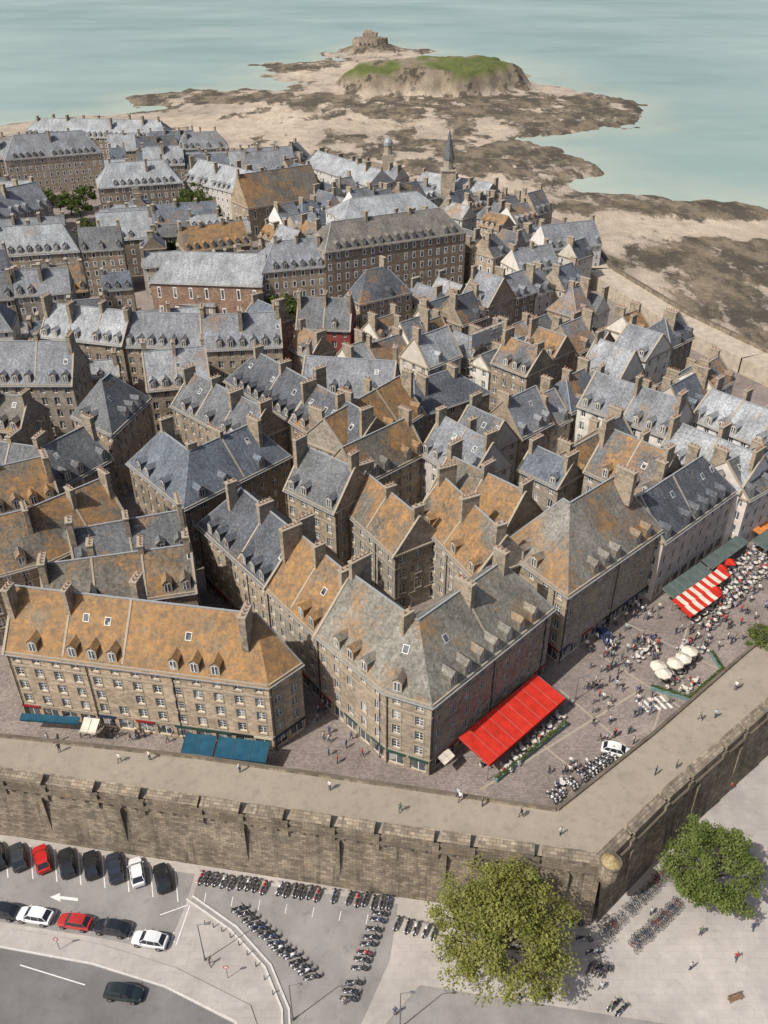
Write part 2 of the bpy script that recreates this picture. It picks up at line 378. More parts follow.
bp([(415, 418), (490, 392)], 17, 14, 4, hips=(1, 1), lich=0, tint=dk, dorm=0)
bp([(300, 392), (392, 398)], 18, 12, 5.5, lich=.05, tint=pl)
bp([(420, 452), (470, 482)], 18, 10, 6, lich=.1, tint=pl, plaster=True, wall=(.45, .42, .38))
bp([(360, 485), (425, 452)], 18, 9, 5.5, lich=.55, tint=bn)
bp([(40, 336), (122, 345)], 18, 12, 6, lich=0, tint=wh, dorm=.9); bp([(124, 346), (200, 348)], 17.5, 12, 6, lich=.1, tint=pl, dorm=.9)
bp([(202, 350), (282, 346)], 18.5, 12, 6, lich=.25, tint=pl, dorm=.9)
bp([(296, 328), (350, 330)], 16, 11, 6, lich=.15, tint=gr, plaster=True, wall=(.22, .06, .05))
# -- convent and institutions
bp([(150, 282), (262, 286)], 17, 15, 6.5, hips=(1, 0), lich=.0, tint=wh, wall=(.26, .18, .135), dorm=.1, name='convent_hall', nf=2, bay=4.5, chim=[])
bp([(160, 302), (215, 306)], 11, 8, 3, lich=.0, tint=pl, dorm=0, chim=[])
bp([(262, 272), (325, 266)], 20, 14, 6, hips=(1, 0), lich=.05, tint=pl, dorm=.9)
bp([(325, 252), (466, 232)], 24, 14, 6, hips=(1, 1), lich=.15, tint=(.15, .14, .125), wall=(.21, .172, .135), dorm=.9, nf=6, name='granite_school_block', chim=[.3, .7])
bp([(344, 222), (442, 210)], 21, 16, 5, hips=(1, 1), lich=0, tint=wh, dorm=.0, chim=[], plaster=True, wall=(.5, .5, .48))
bp([(345, 296), (360, 304), (412, 292)], 19, 12, 6, hips=(1, 1), lich=.35, tint=dk)
bp([(185, 252), (250, 244)], 15, 12, 6, lich=.8, tint=bn)
bp([(248, 208), (322, 196)], 17, 14, 10, lich=.62, tint=bn, wall=(.3, .25, .18), name='chapel', nf=2, bay=5, dorm=0, chim=[0])
bp([(20, 298), (88, 290)], 15, 12, 6, lich=.7, tint=bn)
bp([(5, 160), (102, 152)], 20, 16, 8, hips=(1, 1), lich=0, tint=pl, dorm=.9, nf=5, name='granite_mansion', chim=[.2, .5, .8])
bp([(22, 136), (168, 139)], 18, 16, 7, hips=(1, 1), lich=0, tint=wh, dorm=.7)
bp([(98, 188), (182, 182)], 20, 15, 7, hips=(1, 1), lich=0, tint=wh, dorm=.9, nf=5)
bp([(-20, 222), (52, 205)], 18, 14, 7, lich=.05, tint=pl); bp([(184, 180), (248, 196)], 18, 14, 7, lich=.05, tint=wh, plaster=True, wall=(.45, .42, .38))
bp([(305, 165), (368, 186)], 18, 13, 5, lich=0, tint=wh, dorm=0, plaster=True, wall=(.5, .48, .44)); bp([(412, 188), (482, 201)], 17, 14, 5, lich=0, tint=wh)
bp([(548, 250), (602, 244)], 16, 12, 6, lich=.0, tint=pl, plaster=True, wall=(.65, .62, .57)); bp([(520, 272), (560, 266)], 16, 11, 5, lich=.1, tint=pl, plaster=True, wall=(.6, .57, .5))
# -- filler quarters
def inpoly(p, poly):
    c = False; j = len(poly)-1
    for i in range(len(poly)):
        a, b = poly[i], poly[j]
        if (a.y > p.y) != (b.y > p.y) and p.x < (b.x-a.x)*(p.y-a.y)/(b.y-a.y)+a.x: c = not c
        j = i
    return c
TOWN = PX([(-160, 640), (-160, 420), (-110, 205), (-20, 172), (60, 150), (168, 158), (250, 172), (330, 184), (420, 204), (500, 220), (580, 264), (604, 322), (672, 378), (768, 440), (900, 520), (860, 530), (735, 545), (600, 560), (500, 520), (400, 545), (300, 480), (190, 540), (60, 600)], ZG)
FREE = [PX(q, ZG) for q in ([(66, 262), (96, 262), (106, 205), (74, 190)], [(168, 238), (225, 238), (225, 203), (172, 203)], [(266, 335), (296, 335), (296, 290), (266, 290)],
    [(150, 340), (300, 340), (335, 336), (400, 330), (470, 316), (470, 300), (325, 305), (150, 322)], [(-20, 215), (100, 213), (105, 192), (-20, 192)], 
    [(90, 218), (185, 218), (185, 205), (90, 205)], [(190, 270), (260, 270), (255, 282), (190, 282)], [(470, 304), (540, 302), (545, 309), (530, 312), (470, 312)])]
def blocked(rect, base, mar=0):
    c = sum(rect, V((0, 0)))/4
    if mar: rect = [q+(q-c).normalized()*mar for q in rect]
    pts = list(rect)+[(rect[i]+rect[(i+1) % 4])/2 for i in range(4)]+[c]
    for p in pts:
        if not inpoly(p, TOWN): return True
        for q in FREE:
            if inpoly(p, q): return True
    for q in base:
        if (q[0]-c).length > 75: continue
        for p in pts:
            if inpoly(p, q): return True
        for p in q:
            if inpoly(p, rect): return True
        if inpoly(sum(q, V((0, 0)))/len(q), rect): return True
        for i in range(len(q)):
            if inpoly((q[i]+q[(i+1) % len(q)])/2, rect): return True
    return False
base = list(FOOT); nfill = 0
def house(fr, dd, zrow, big, right, k=1):
    lich = R.choice([.05, .1, .3, .45, .6, .75]) if right else R.choice([0, .05, .1, .2, .4])
    pls = R.random() < (.42 if right else .12)
    building(fr, dd-.05, ZG+zrow, dd*R.uniform(.42, .62), hips=(R.random() < .12, R.random() < .12), lich=lich,
             tint=(bn if lich > .6 else R.choice([dk, gr, pl, pl, wh, wh, bl] if not right else [dk, gr, gr, pl, pl, wh, bl])), plaster=pls, wall=(R.choice([(.58, .55, .48), (.48, .44, .37), (.66, .64, .59)]) if pls else None), chim=None if big else ([0.0, 1.0] if R.random() < .8 else [0]), dorm=.6)
def quarter(ang, cond, big):
    global nfill
    u = V((math.cos(ang), math.sin(ang))); v = V((-u.y, u.x))
    BX, BY, ST = (56, 38, 7) if big else (42, 31, 4)
    for bi in range(-12, 14):
        for bj in range(-6, 18):
            o = V((0, 140))+u*(bi*BX)+v*(bj*BY)+u*((bj % 2)*13)
            for row in range(3):
                x = 0; w_ = (BX-ST)
                if row == 1 and R.random() < .3: continue
                zrow = R.uniform(9, 14)
                while x < w_-5:
                    L = R.uniform(13, 24) if big and row != 1 else R.uniform(6.5, 12)
                    L = min(L, w_-x+2); dp = R.choice([11, 12]) if big else R.choice([9, 9.5, 10]); dp = dp if row != 1 else 6
                    y0 = (0, 13.5, 20)[row] if big else (0, 10.5, 17)[row]
                    p = o+u*x+v*(y0+R.uniform(-.3, .3)); c = p+u*L/2+v*5
                    if cond(c):
                        rect = [p, p+u*L, p+u*L+v*dp, p+v*dp]
                        if not blocked(rect, base):
                            if R.random() < .33 and row != 1 and L < 14: fr = [rect[3], rect[0]]; dd = L
                            else: fr = [rect[0], rect[1]]; dd = dp
                            house(fr, dd, zrow+R.uniform(-1.8, 1.8)-(3 if row == 1 else 0), big, not big); nfill += 1
                    x += L+.1
condR = lambda c: c.x > -20-(c.y-150)*.1
condL = lambda c: c.x <= -26-(c.y-150)*.1
quarter(math.radians(43), condR, False)
quarter(math.radians(14), condL, True)
for t_ in range(5200):
    p = V((R.uniform(-250, 200), R.uniform(105, 460)))
    if abs(p.x) > p.y*.56+14: continue
    rt = condR(p); 
    if not rt and R.random() < .45: continue
    ang_ = math.radians(43 if rt else 14)+(math.pi/2 if R.random() < .4 else 0)
    u = V((math.cos(ang_), math.sin(ang_))); v = V((-u.y, u.x)); L, D = R.choice([(10, 8), (8, 7.5), (12, 8.5), (7, 6), (9, 7)])
    rect = [p, p+u*L, p+u*L+v*D, p+v*D]
    if blocked(rect, FOOT, .9 if rt else 2.2): continue
    if v.y < 0: rect = rect[2:]+rect[:2]
    house([rect[0], rect[1]], D, R.uniform(8, 12.5), False, rt); nfill += 1
print('filler', nfill)
def spire(px, py, zt):
    p = G(px, py, ZG); root = bpy.data.objects.new('church_spire', None); COL.objects.link(root); m = MB()
    m.box(Z3(p, ZG)-V((2.5, 2.5, 0)), V((5, 0, 0)), V((0, 5, 0)), UP*(zt-ZG-14)); m.obj('tower', [M_WALL], root, WL[2])
    m = MB(); zz = zt-14
    m.box(Z3(p, zz)-V((2.8, 2.8, 0)), V((5.6, 0, 0)), V((0, 5.6, 0)), UP*.5, 1); m.tube(Z3(p, zz+.5), Z3(p, zz+4), 1.8, 1.8, 8, 1); m.tube(Z3(p, zz+4), Z3(p, zt), 2.1, .1, 8, 0)
    m.obj('spire', [M_ROOF, M_TRIM], root, (.12, .13, .13, .1))
spire(446, 228, 40)
p = G(388, 205, ZG); m = MB(); m.box(Z3(p, ZG)-V((2.2, 2.2, 0)), V((4.4, 0, 0)), V((0, 4.4, 0)), UP*20); m.tube(Z3(p, ZG+20), Z3(p, ZG+24), 1.6, 1.5, 8, 0); m.ell(Z3(p, ZG+24), 1.9, 1.9, 2.2, 1); m.tube(Z3(p, ZG+26), Z3(p, ZG+29), .12, .05, 5, 1); m.obj('bell_turret', [M_TRIM, M_ZINC])
def scaffold(px, py, w_, h_, ang_):
    p = Z3(G(px, py, ZG), ZG); u = V((math.cos(ang_), math.sin(ang_), 0)); v = V((-u.y, u.x, 0)); m = MB(); n = int(w_/2)
    for i in range(n+1):
        for q in (0, 1.1): m.tube(p+u*i*2+v*q, p+u*i*2+v*q+UP*h_, .06, .06, 4)
    for j in range(1, int(h_/2)+1):
        for q in (0, 1.1): m.tube(p+v*q+UP*j*2, p+v*q+u*n*2+UP*j*2, .05, .05, 4)
        m.box(p+UP*(j*2-.06), u*n*2, v*1.1, UP*.05, 2)
    for i in range(n): m.tube(p+u*i*2, p+u*(i*2+2)+UP*4, .04, .04, 4)
    m.poly([p-v*.08+UP*(h_-4), p-v*.08+u*n+UP*(h_-4), p-v*.08+u*n+UP*(h_-1), p-v*.08+UP*(h_-1)], 1)
    m.obj('scaffolding', [M_CHROME, M_SHEET, plain('scaffold_boards', (.28, .24, .18))])
scaffold(468, 408, 12, 19, math.radians(43))
# ------------------------------------------------------------------ ground
def sheet(name, pts, z, mat, h=0):
    m = MB(); m.poly([Z3(p, z) for p in pts])
    if h:
        for i in range(len(pts)):
            a, b = pts[i], pts[(i+1) % len(pts)]; m.poly([Z3(a, z-h), Z3(b, z-h), Z3(b, z), Z3(a, z)], 0)
    return m.obj(name, [mat])
s = NT('pale_paving'); br = s.n('ShaderNodeTexBrick', {'Vector': s.pos(), 'Color1': (.32, .292, .265, 1), 'Color2': (.35, .32, .288, 1), 'Mortar': (.29, .262, .235, 1), 'Scale': 1.0, 'Mortar Size': .02, 'Brick Width': 1.2, 'Row Height': .8})
c = s.mix(1.0, br.outputs[0], grey(s, s.noise(.09, 7, .7), .68, 1.32), 'MULTIPLY'); c = s.mix(s.ramp(s.noise(.7, 6, .8), .54, .75, 0, .45), c, (.155, .138, .12)); M_PAVE = s.out(c, .9, .2)
def asph(name, col, cr=.35):
    s = NT(name); c = s.mix(1.0, col, grey(s, s.noise(.18, 6, .7), .72, 1.28), 'MULTIPLY'); c = s.mix(1.0, c, grey(s, s.noise(9, 3, .8), .85, 1.15), 'MULTIPLY')
    c = s.mix(s.ramp(s.noise(.5, 5, .65), .56, .7, 0, cr), c, (.07, .067, .063)); return s.out(c, .9, .25)
M_ASPH = asph('asphalt', (.14, .135, .13)); M_ASPL = asph('worn_asphalt', (.215, .202, .19), .35)
s = NT('granite_setts'); br = s.n('ShaderNodeTexBrick', {'Vector': s.pos(), 'Color1': (.17, .142, .125, 1), 'Color2': (.27, .225, .20, 1), 'Mortar': (.12, .104, .09, 1), 'Scale': 1.0, 'Mortar Size': .02, 'Brick Width': .35, 'Row Height': .25})
c = s.mix(1.0, br.outputs[0], grey(s, s.noise(.12, 7, .7), .65, 1.35), 'MULTIPLY'); M_SETT = s.out(c, .85, .25)
s = NT('rampart_walk_stone'); c = s.mix(s.noise(.25, 7, .7), (.195, .168, .13), (.33, .285, .225)); c = s.mix(s.ramp(s.noise(.8, 6, .75), .5, .68, 0, .5), c, (.14, .122, .09)); M_WALK = s.out(c, .95, .2)
s = NT('rampart_stone')
br = s.n('ShaderNodeTexBrick', {'Vector': s.surf(), 'Color1': (.15, .125, .095, 1), 'Color2': (.29, .24, .175, 1), 'Mortar': (.12, .10, .075, 1), 'Scale': 1.0, 'Mortar Size': .03, 'Brick Width': .8, 'Row Height': .4})
c = s.mix(1.0, br.outputs[0], grey(s, s.noise(.3, 7, .7), .5, 1.4), 'MULTIPLY')
sv = s.vm('MULTIPLY', s.surf(), (1, .12, 1)); c = s.mix(s.ramp(s.noise(.8, 5, .7, sv), .5, .66, 0, .75), c, (.06, .056, .045))
c = s.mix(s.ramp(s.noise(.5, 6, .7), .6, .74, 0, .5), c, (.30, .22, .10)); M_RAMP = s.out(c, .95, .15, bump=br.outputs[1], bs=.4, bd=.05)
sheet('ground', [V((-700, -150)), V((800, -150)), V((800, 165)), V((-700, 165))], 0, M_PAVE)
INN = [(-300, 704), (0, 735), (200, 757), (400, 786), (556, 809), (650, 735), (745, 652), (1050, 405)]
OUT = [(-300, 747), (0, 779), (200, 808), (400, 838), (602, 866), (672, 796), (775, 705), (1080, 455)]
I2, O2 = PX(INN, ZW), PX(OUT, ZW)
sea_edge = PX([(1050, 405), (1300, 400), (900, 405), (768, 352), (690, 315), (612, 268), (590, 232), (505, 198), (420, 182), (330, 160), (170, 140), (60, 134), (-60, 145), (-400, 200)], ZG)
town = [I2[i]+(O2[i]-I2[i])*.3 for i in range(len(I2))]+sea_edge[2:]
sheet('town_ground', town, ZG, M_SETT, 6)
root = bpy.data.objects.new('rampart_wall', None); COL.objects.link(root)
wk, st = MB(), MB()
for i in range(len(I2)-1):
    a0, a1, b0, b1 = I2[i], I2[i+1], O2[i], O2[i+1]
    wk.poly([Z3(b0, ZW), Z3(b1, ZW), Z3(a1, ZW), Z3(a0, ZW)])
    st.poly([Z3(a1, ZG-1), Z3(a0, ZG-1), Z3(a0, ZW), Z3(a1, ZW)])
    d = (b1-b0); L = d.length; a = Z3(d/L, 0); n = V((a.y, -a.x, 0))
    st.poly([Z3(b0, 0)+n*1.0, Z3(b1, 0)+n*1.0, Z3(b1, ZW-1.0)+n*.1, Z3(b0, ZW-1.0)+n*.1])
    st.box(Z3(b0, ZW-1.0)+n*.55, a*L, -n*.75, UP*.35)
    st.box(Z3(b0, ZW-.65)+n*.2, a*L, -n*.4, UP*.65)
    t = .0
    while t < L:
        w = min(R.uniform(3.2, 6.5), L-t)
        if w > .8:
            o = Z3(b0, ZW)+a*t
            q = [o+n*.2, o+a*w+n*.2, o+a*w-n*1.0, o-n*1.0]; e_ = R.uniform(-.08, .08); hh = [.6+e_, .6+e_, 1.05+e_, 1.05+e_]
            tp = [p+UP*k for p, k in zip(q, hh)]
            st.poly(tp); [st.poly([q[k], q[(k+1) % 4], tp[(k+1) % 4], tp[k]]) for k in range(4)]
            if w > 3: st.box(o+a*w-a*.15+n*.5-UP*2.2, a*.8, -n*.5, UP*2.3)
        t += w+.9
    t = 1.0
    while t < L-1: st.box(Z3(b0, ZW-1.45)+a*t+n*.45, a*.45, -n*.5, UP*.45); t += 1.6
    t = 5.0
    while t < L-2: st.box(Z3(b0, 2)+a*t+n*.8, a*.5, -n*.7, UP*(ZW-3.6)); t += R.uniform(9, 16)
    d = (a1-a0); L = d.length; a = Z3(d/L, 0); n = V((a.y, -a.x, 0))
    st.box(Z3(a0, ZW)+n*.4, a*L, -n*.4, UP*.4)
wk.obj('wall_walk', [M_WALK], root); st.obj('masonry', [M_RAMP], root)
m = MB(); c = Z3(O2[4], 0)+V((.6, -.6, 0)); m.tube(c+UP*(ZW-3), c+UP*(ZW-.8), .3, 1.1, 10, 0); m.tube(c+UP*(ZW-.8), c+UP*(ZW+1.6), 1.1, 1.05, 10, 0); m.tube(c+UP*(ZW+1.6), c+UP*(ZW+1.8), 1.25, 1.25, 10, 0); m.tube(c+UP*(ZW+1.8), c+UP*(ZW+2.6), 1.1, .2, 10, 1)
m.obj('watch_turret', [M_RAMP, plain('lichened_stone', (.26, .20, .10), var=.4)])
# sea-side rampart
M_SWALK = plain('sandy_wall_walk', (.36, .31, .245), .95, .1, 0, .25, .6)
sw = PX([(1000, 455), (768, 352), (690, 315), (612, 268), (590, 236)], 9); m = MB(); m2 = MB()
for i in range(len(sw)-1):
    d = sw[i+1]-sw[i]; L = d.length; a = Z3(d/L, 0); n = V((a.y, -a.x, 0)); W_ = 9
    m.poly([Z3(sw[i], -3)+n*1, Z3(sw[i+1], -3)+n*1, Z3(sw[i+1], 10), Z3(sw[i], 10)])
    m.box(Z3(sw[i], 9)+a*L, -a*L, n*-.9, UP*1.1)
    m2.poly([Z3(sw[i], 9)-n*.9, Z3(sw[i+1], 9)-n*.9, Z3(sw[i+1], 9)-n*W_, Z3(sw[i], 9)-n*W_])
    m2.poly([Z3(sw[i], 9)-n*W_, Z3(sw[i+1], 9)-n*W_, Z3(sw[i+1], 4)-n*W_, Z3(sw[i], 4)-n*W_])
r2 = bpy.data.objects.new('sea_rampart_wall', None); COL.objects.link(r2); m.obj('masonry', [M_RAMP], r2); m2.obj('wall_walk', [M_SWALK], r2)
# ---- terrain
rng = np.random.RandomState(3); LAT = rng.rand(256, 256)
def vn(x, y, sc, k=0):
    x = x/sc+k*17.3; y = y/sc+k*9.1; xi = np.floor(x).astype(int); yi = np.floor(y).astype(int); fx = x-xi; fy = y-yi
    fx = fx*fx*(3-2*fx); fy = fy*fy*(3-2*fy); g = lambda i, j: LAT[i % 256, j % 256]
    return (g(xi, yi)*(1-fx)+g(xi+1, yi)*fx)*(1-fy)+(g(xi, yi+1)*(1-fx)+g(xi+1, yi+1)*fx)*fy
def fb(x, y, sc, k=0, o=5): 
    r = 0; a = .5; t = 0
    for i in range(o): r = r+a*vn(x, y, sc/2**i, k+i); t += a; a *= .55
    return r/t
def sdf(X, Y, poly):
    d = np.full(X.shape, 1e9); ins = np.zeros(X.shape, bool); n = len(poly)
    for i in range(n):
        a, b = poly[i], poly[(i+1) % n]; ex, ey = b.x-a.x, b.y-a.y; wx, wy = X-a.x, Y-a.y
        t = np.clip((wx*ex+wy*ey)/(ex*ex+ey*ey+1e-9), 0, 1); d = np.minimum(d, (wx-ex*t)**2+(wy-ey*t)**2)
        if a.y != b.y:
            c = ((a.y > Y) != (b.y > Y)) & (X < (b.x-a.x)*(Y-a.y)/(b.y-a.y)+a.x); ins ^= c
    return np.where(ins, 1, -1)*np.sqrt(d)
xs = np.linspace(-700, 860, 440); ys = [160.0]
while ys[-1] < 236: ys.append(ys[-1]+4)
while ys[-1] < 1600: ys.append(ys[-1]+2.5+(ys[-1]-236)*.006)
ys = np.array(ys); X, Y = np.meshgrid(xs, ys)
COAST = PX([(-500, 150), (0, 122), (60, 114), (110, 109), (160, 105), (145, 93), (200, 89), (275, 86), (305, 78), (268, 66), (330, 60), (342, 50), (352, 47), (392, 46), (440, 54), (500, 58), (528, 74), (575, 92), (616, 106), (598, 122), (560, 130), (528, 138), (575, 162), (600, 184), (690, 196), (768, 206), (900, 225), (1300, 260), (1700, 560), (-1500, 620)], 0)
d0 = sdf(X, Y, COAST); jag = (fb(X, Y, 60, 1)-.5)*85+(fb(X, Y*.6, 18, 4)-.5)*50
dd = d0+jag*np.clip(Y/800, .3, 1)
Zt = -1.6+np.clip(dd*.035, -4, 2.0)
n1 = fb(X, Y, 45, 2); n2 = fb(X, Y, 11, 6, 4)
def ell(px, py, rx, ry):
    c = G(px, py, 0); return np.exp(-(((X-c.x)/rx)**2+((Y-c.y)/ry)**2))
rockw = .08+.75*ell(490, 110, 120, 50)+.95*ell(590, 112, 60, 70)+.75*ell(210, 95, 110, 60)+.85*ell(480, 152, 110, 45)+.85*ell(750, 300, 50, 55)+1.0*ell(690, 212, 120, 14)+.6*ell(600, 196, 50, 18)+.9*ell(300, 64, 60, 60)+.6*ell(430, 175, 60, 20)+.9*ell(370, 50, 60, 60)+.4*ell(350, 108, 100, 40)+.35*ell(400, 130, 90, 40)+.7*ell(540, 168, 50, 18)+.8*ell(768, 255, 55, 20)+.7*ell(440, 100, 140, 20)
rockw = np.clip(rockw, 0, 1)
rock = np.clip((n1+rockw*.5-.72)*6, 0, 1)*(dd > -8)
Zt += rock*(n2*2.4)+rock*np.clip(1-np.abs(dd)/30, 0, 1)*1.0
Zt += .5*np.clip((250-Y)/60, 0, 1)
cx, cy = 40, 775; rr = np.sqrt(((X-cx)/77)**2+((Y-cy)/70)**2)+(fb(X, Y, 35, 8)-.5)*.5+(n2-.5)*.2
mound = np.clip((1-rr)*3.4, 0, 1); mound = mound*mound*(3-2*mound); Zt += mound*(14+9*(fb(X, Y, 50, 12)-.3)+4*np.clip((X-cx)/88, -1, 1)+3.5*(n2-.5))
r3 = np.sqrt(((X+15)/36)**2+((Y-1060)/42)**2)+(n2-.5)*.5; m3 = np.clip((1-r3)*2.5, 0, 1); Zt += m3*6*(.7+.5*n2)
sand = np.array([.42, .35, .268]); wet = np.array([.32, .272, .22]); rk = np.array([.19, .155, .115]); grn = np.array([.10, .118, .038])
def mixc(c, d, t): return c*(1-t[..., None])+d*t[..., None]
C = np.ones(X.shape+(3,))*sand; C = mixc(C, wet, np.clip(1-dd/35, 0, 1)*.9); C = mixc(C, wet*.95, np.clip((fb(X, Y*1.2, 60, 20)-.48)*6, 0, 1)*.6)
C = mixc(C, rk*1.1, np.clip(mound*3, 0, 1)); gm = np.clip((mound-.62)*5, 0, 1)*np.clip((fb(X, Y, 22, 40)-.37)*7, 0, 1); C = mixc(C, grn, gm); C = mixc(C, rk, np.clip(m3*2, 0, 1))
rockw = np.where(gm > .3, 0, np.clip(rockw+.35*np.clip(1-np.abs(dd)/22, 0, 1), 0, 1))
rockw = np.where((mound > .05) & (gm <= .3), .5, rockw)
ny, nx = X.shape; vv = np.stack([X, Y, Zt], -1).reshape(-1, 3)
idx = np.arange(ny*nx).reshape(ny, nx); fc = np.stack([idx[:-1, :-1], idx[:-1, 1:], idx[1:, 1:], idx[1:, :-1]], -1).reshape(-1, 4)
me = bpy.data.meshes.new('beach_terrain'); me.from_pydata(vv.tolist(), [], fc.tolist()); ca = me.color_attributes.new('Col', 'FLOAT_COLOR', 'POINT')
ca.data.foreach_set('color', np.concatenate([C.reshape(-1, 3), rockw.reshape(-1, 1)], 1).ravel()); me.polygons.foreach_set('use_smooth', [True]*len(fc))
s = NT('beach_sand_and_rock'); at = s.n('ShaderNodeAttribute', attribute_name='Col')
rot = s.vm('MULTIPLY', s.pos(), (1, .5, 1))
nz = s.noise(.05, 10, .7, rot); c = s.mix(1.0, at.outputs['Color'], grey(s, s.noise(.12, 8, .75, rot), .65, 1.33), 'MULTIPLY'); c = s.mix(1.0, c, grey(s, s.noise(.02, 5, .6), .8, 1.2), 'MULTIPLY')
rkf = s.ramp(s.math('ADD', nz, s.math('MULTIPLY', at.outputs['Alpha'], .24)), .63, .68)
rc = s.mix(s.ramp(s.noise(.07, 8, .75, rot), .46, .58), (.05, .043, .032), (.18, .145, .10)); rc = s.mix(1.0, rc, grey(s, s.noise(.5, 5, .8), .5, 1.5), 'MULTIPLY')
c = s.mix(s.math('MULTIPLY', rkf, .9), c, rc)
me.materials.append(s.out(c, .95, .12, bump=s.noise(.25, 7, .75), bs=.8, bd=2.0)); place(me, 'beach_terrain')
s = NT('sea_water'); at = s.n('ShaderNodeAttribute', attribute_name='Shallow'); vec = s.vm('MULTIPLY', s.pos(), (.3, 1, 1)); c = s.mix(s.ramp(s.noise(.003, 5, .6), .4, .62), (.19, .262, .243), (.26, .328, .305)); c = s.mix(s.ramp(s.noise(.016, 6, .7, vec), .45, .7, 0, .35), c, (.30, .365, .335))
sh = s.math('MULTIPLY', at.outputs['Fac'], s.ramp(s.noise(.02, 6, .7), .3, .6, .5, 1.0)); c = s.mix(sh, c, (.34, .37, .30))
M_SEA = s.out(c, .5, .22, bump=s.noise(.2, 6, .65, vec), bs=.35, bd=.6)
shal = (np.clip(1+dd/75, 0, 1)**1.5*.85); ZS = -1.5
sv_ = np.stack([X, Y, np.full(X.shape, ZS)], -1).reshape(-1, 3).tolist(); fs = fc.tolist(); k0 = len(sv_)
x0, x1, y0, y1 = xs[0], xs[-1], ys[0], ys[-1]; B = 15000
sv_ += [(-B, 150, ZS), (B, 150, ZS), (B, 30000, ZS), (-B, 30000, ZS), (-B, y0, ZS), (B, y0, ZS), (-B, y1, ZS), (B, y1, ZS), (x0, y0, ZS), (x1, y0, ZS), (x0, y1, ZS), (x1, y1, ZS)]
K_ = lambda *q: tuple(k0+i for i in q); fs += [K_(0, 1, 5, 4), K_(4, 8, 10, 6), K_(9, 5, 7, 11), K_(6, 7, 2, 3)]
me = bpy.data.meshes.new('sea'); me.from_pydata(sv_, [], fs); a_ = me.attributes.new('Shallow', 'FLOAT', 'POINT'); a_.data.foreach_set('value', np.concatenate([shal.ravel(), np.zeros(12)])); me.materials.append(M_SEA); place(me, 'sea')
# fort
r = bpy.data.objects.new('sea_fort', None); COL.objects.link(r); m = MB(); c = V((-15, 1058, 3))
def prism(m, c, pts, h, mt=0, bat=0):
    b = [c+V((x, y, 0)) for x, y in pts]; t = [c+V((x*(1-bat), y*(1-bat), h)) for x, y in pts]; m.poly(t, mt)
    for i in range(len(pts)): j = (i+1) % len(pts); m.poly([b[i], b[j], t[j], t[i]], mt)
prism(m, c, [(-20, -8), (-12, -14), (8, -15), (18, -9), (20, 5), (8, 14), (-15, 12)], 10, 0, .06)
prism(m, c+UP*10, [(-8, -8), (7, -9), (8, 6), (-7, 7)], 5, 0); prism(m, c+UP*15, [(-6, -5), (2, -5), (2, 3), (-6, 3)], 2.5, 1)
for k in range(7): m.box(c+V((-16+k*4.6, -13.3+abs(k-3.5)*.9, 10)), V((2.6, 0, 0)), V((0, 1.5, 0)), UP*1.4)
for k in range(5): m.box(c+V((-11+k*4.4, -14.9+abs(k-2)*.35, 4)), V((1, 0, 0)), V((0, 1, 0)), UP*1.6, 2)
m.obj('masonry', [plain('fort_stone', (.23, .19, .145), .95, .1, 0, .4, .4), M_TRIM, M_BLACK], r)
# ------------------------------------------------------------------ outside road layout
def pp(l, z=0): return PX(l, z)
sheet('car_park_asphalt', pp([(-200, 830), (0, 848), (195, 874), (186, 904), (166, 952), (100, 938), (0, 922), (-200, 900)]), .004, M_ASPL)
sheet('motorcycle_park_asphalt', pp([(200, 876), (398, 904), (390, 960), (345, 1060), (285, 1060), (284, 1010), (268, 968), (235, 930), (192, 900)]), .008, M_ASPL)
sheet('road', pp([(-300, 930), (0, 948), (92, 965), (165, 988), (235, 1024), (260, 1100), (-300, 1300)]), .004, M_ASPH)
sheet('access_road', pp([(420, 985), (768, 1040), (900, 1200), (360, 1200), (380, 1030)]), .004, M_ASPL)
def strip(name, pts, w, z, h, mat):
    P = pp(pts); q = offs(P, w); m = MB()
    for i in range(len(P)-1):
        m.poly([Z3(P[i], z+h), Z3(P[i+1], z+h), Z3(q[i+1], z+h), Z3(q[i], z+h)]); m.poly([Z3(P[i], z), Z3(P[i+1], z), Z3(P[i+1], z+h), Z3(P[i], z+h)]); m.poly([Z3(q[i+1], z), Z3(q[i], z), Z3(q[i], z+h), Z3(q[i+1], z+h)])
    return m.obj(name, [mat])
M_KERB = plain('kerb_granite', (.46, .44, .41), .8)
strip('pavement', [(-300, 929), (0, 947), (92, 964), (165, 987), (233, 1022), (258, 1100)], 2.2, 0, .12, M_PAVE)
strip('kerb', [(-300, 930), (0, 948), (92, 965), (165, 988), (235, 1023), (260, 1100)], .2, 0, .14, M_KERB)
strip('kerb', [(186, 900), (230, 931), (264, 968), (281, 1010), (282, 1060)], .22, 0, .14, M_KERB); strip('kerb', [(192, 897), (236, 928), (270, 966), (288, 1010), (290, 1060)], .22, 0, .14, M_KERB)
def line(a, b, w=.12, z=.012, name='road_marking'):
    p, q = G(*a), G(*b); d = (q-p).normalized(); n = V((-d.y, d.x))*w/2; m = MB(); m.poly([Z3(p-n, z), Z3(q-n, z), Z3(q+n, z), Z3(p+n, z)]); m.obj(name, [M_WHITE])
for x, y in ((5, 848), (30, 849), (54, 852), (78, 855), (102, 858), (126, 862), (150, 867), (175, 872)): line((x, y-4), (x+3, y+30))
for x, y in ((15, 905), (55, 910), (93, 916), (131, 923), (172, 932)): line((x+2, y), (x-3, y+16))
line((60, 915), (175, 942)); line((20, 965), (85, 985)); line((160, 915), (188, 905)); line((176, 945), (190, 905))
for k in range(7): line((206+k*27, 893+k*3.6), (204+k*27, 903+k*3.6), .08)
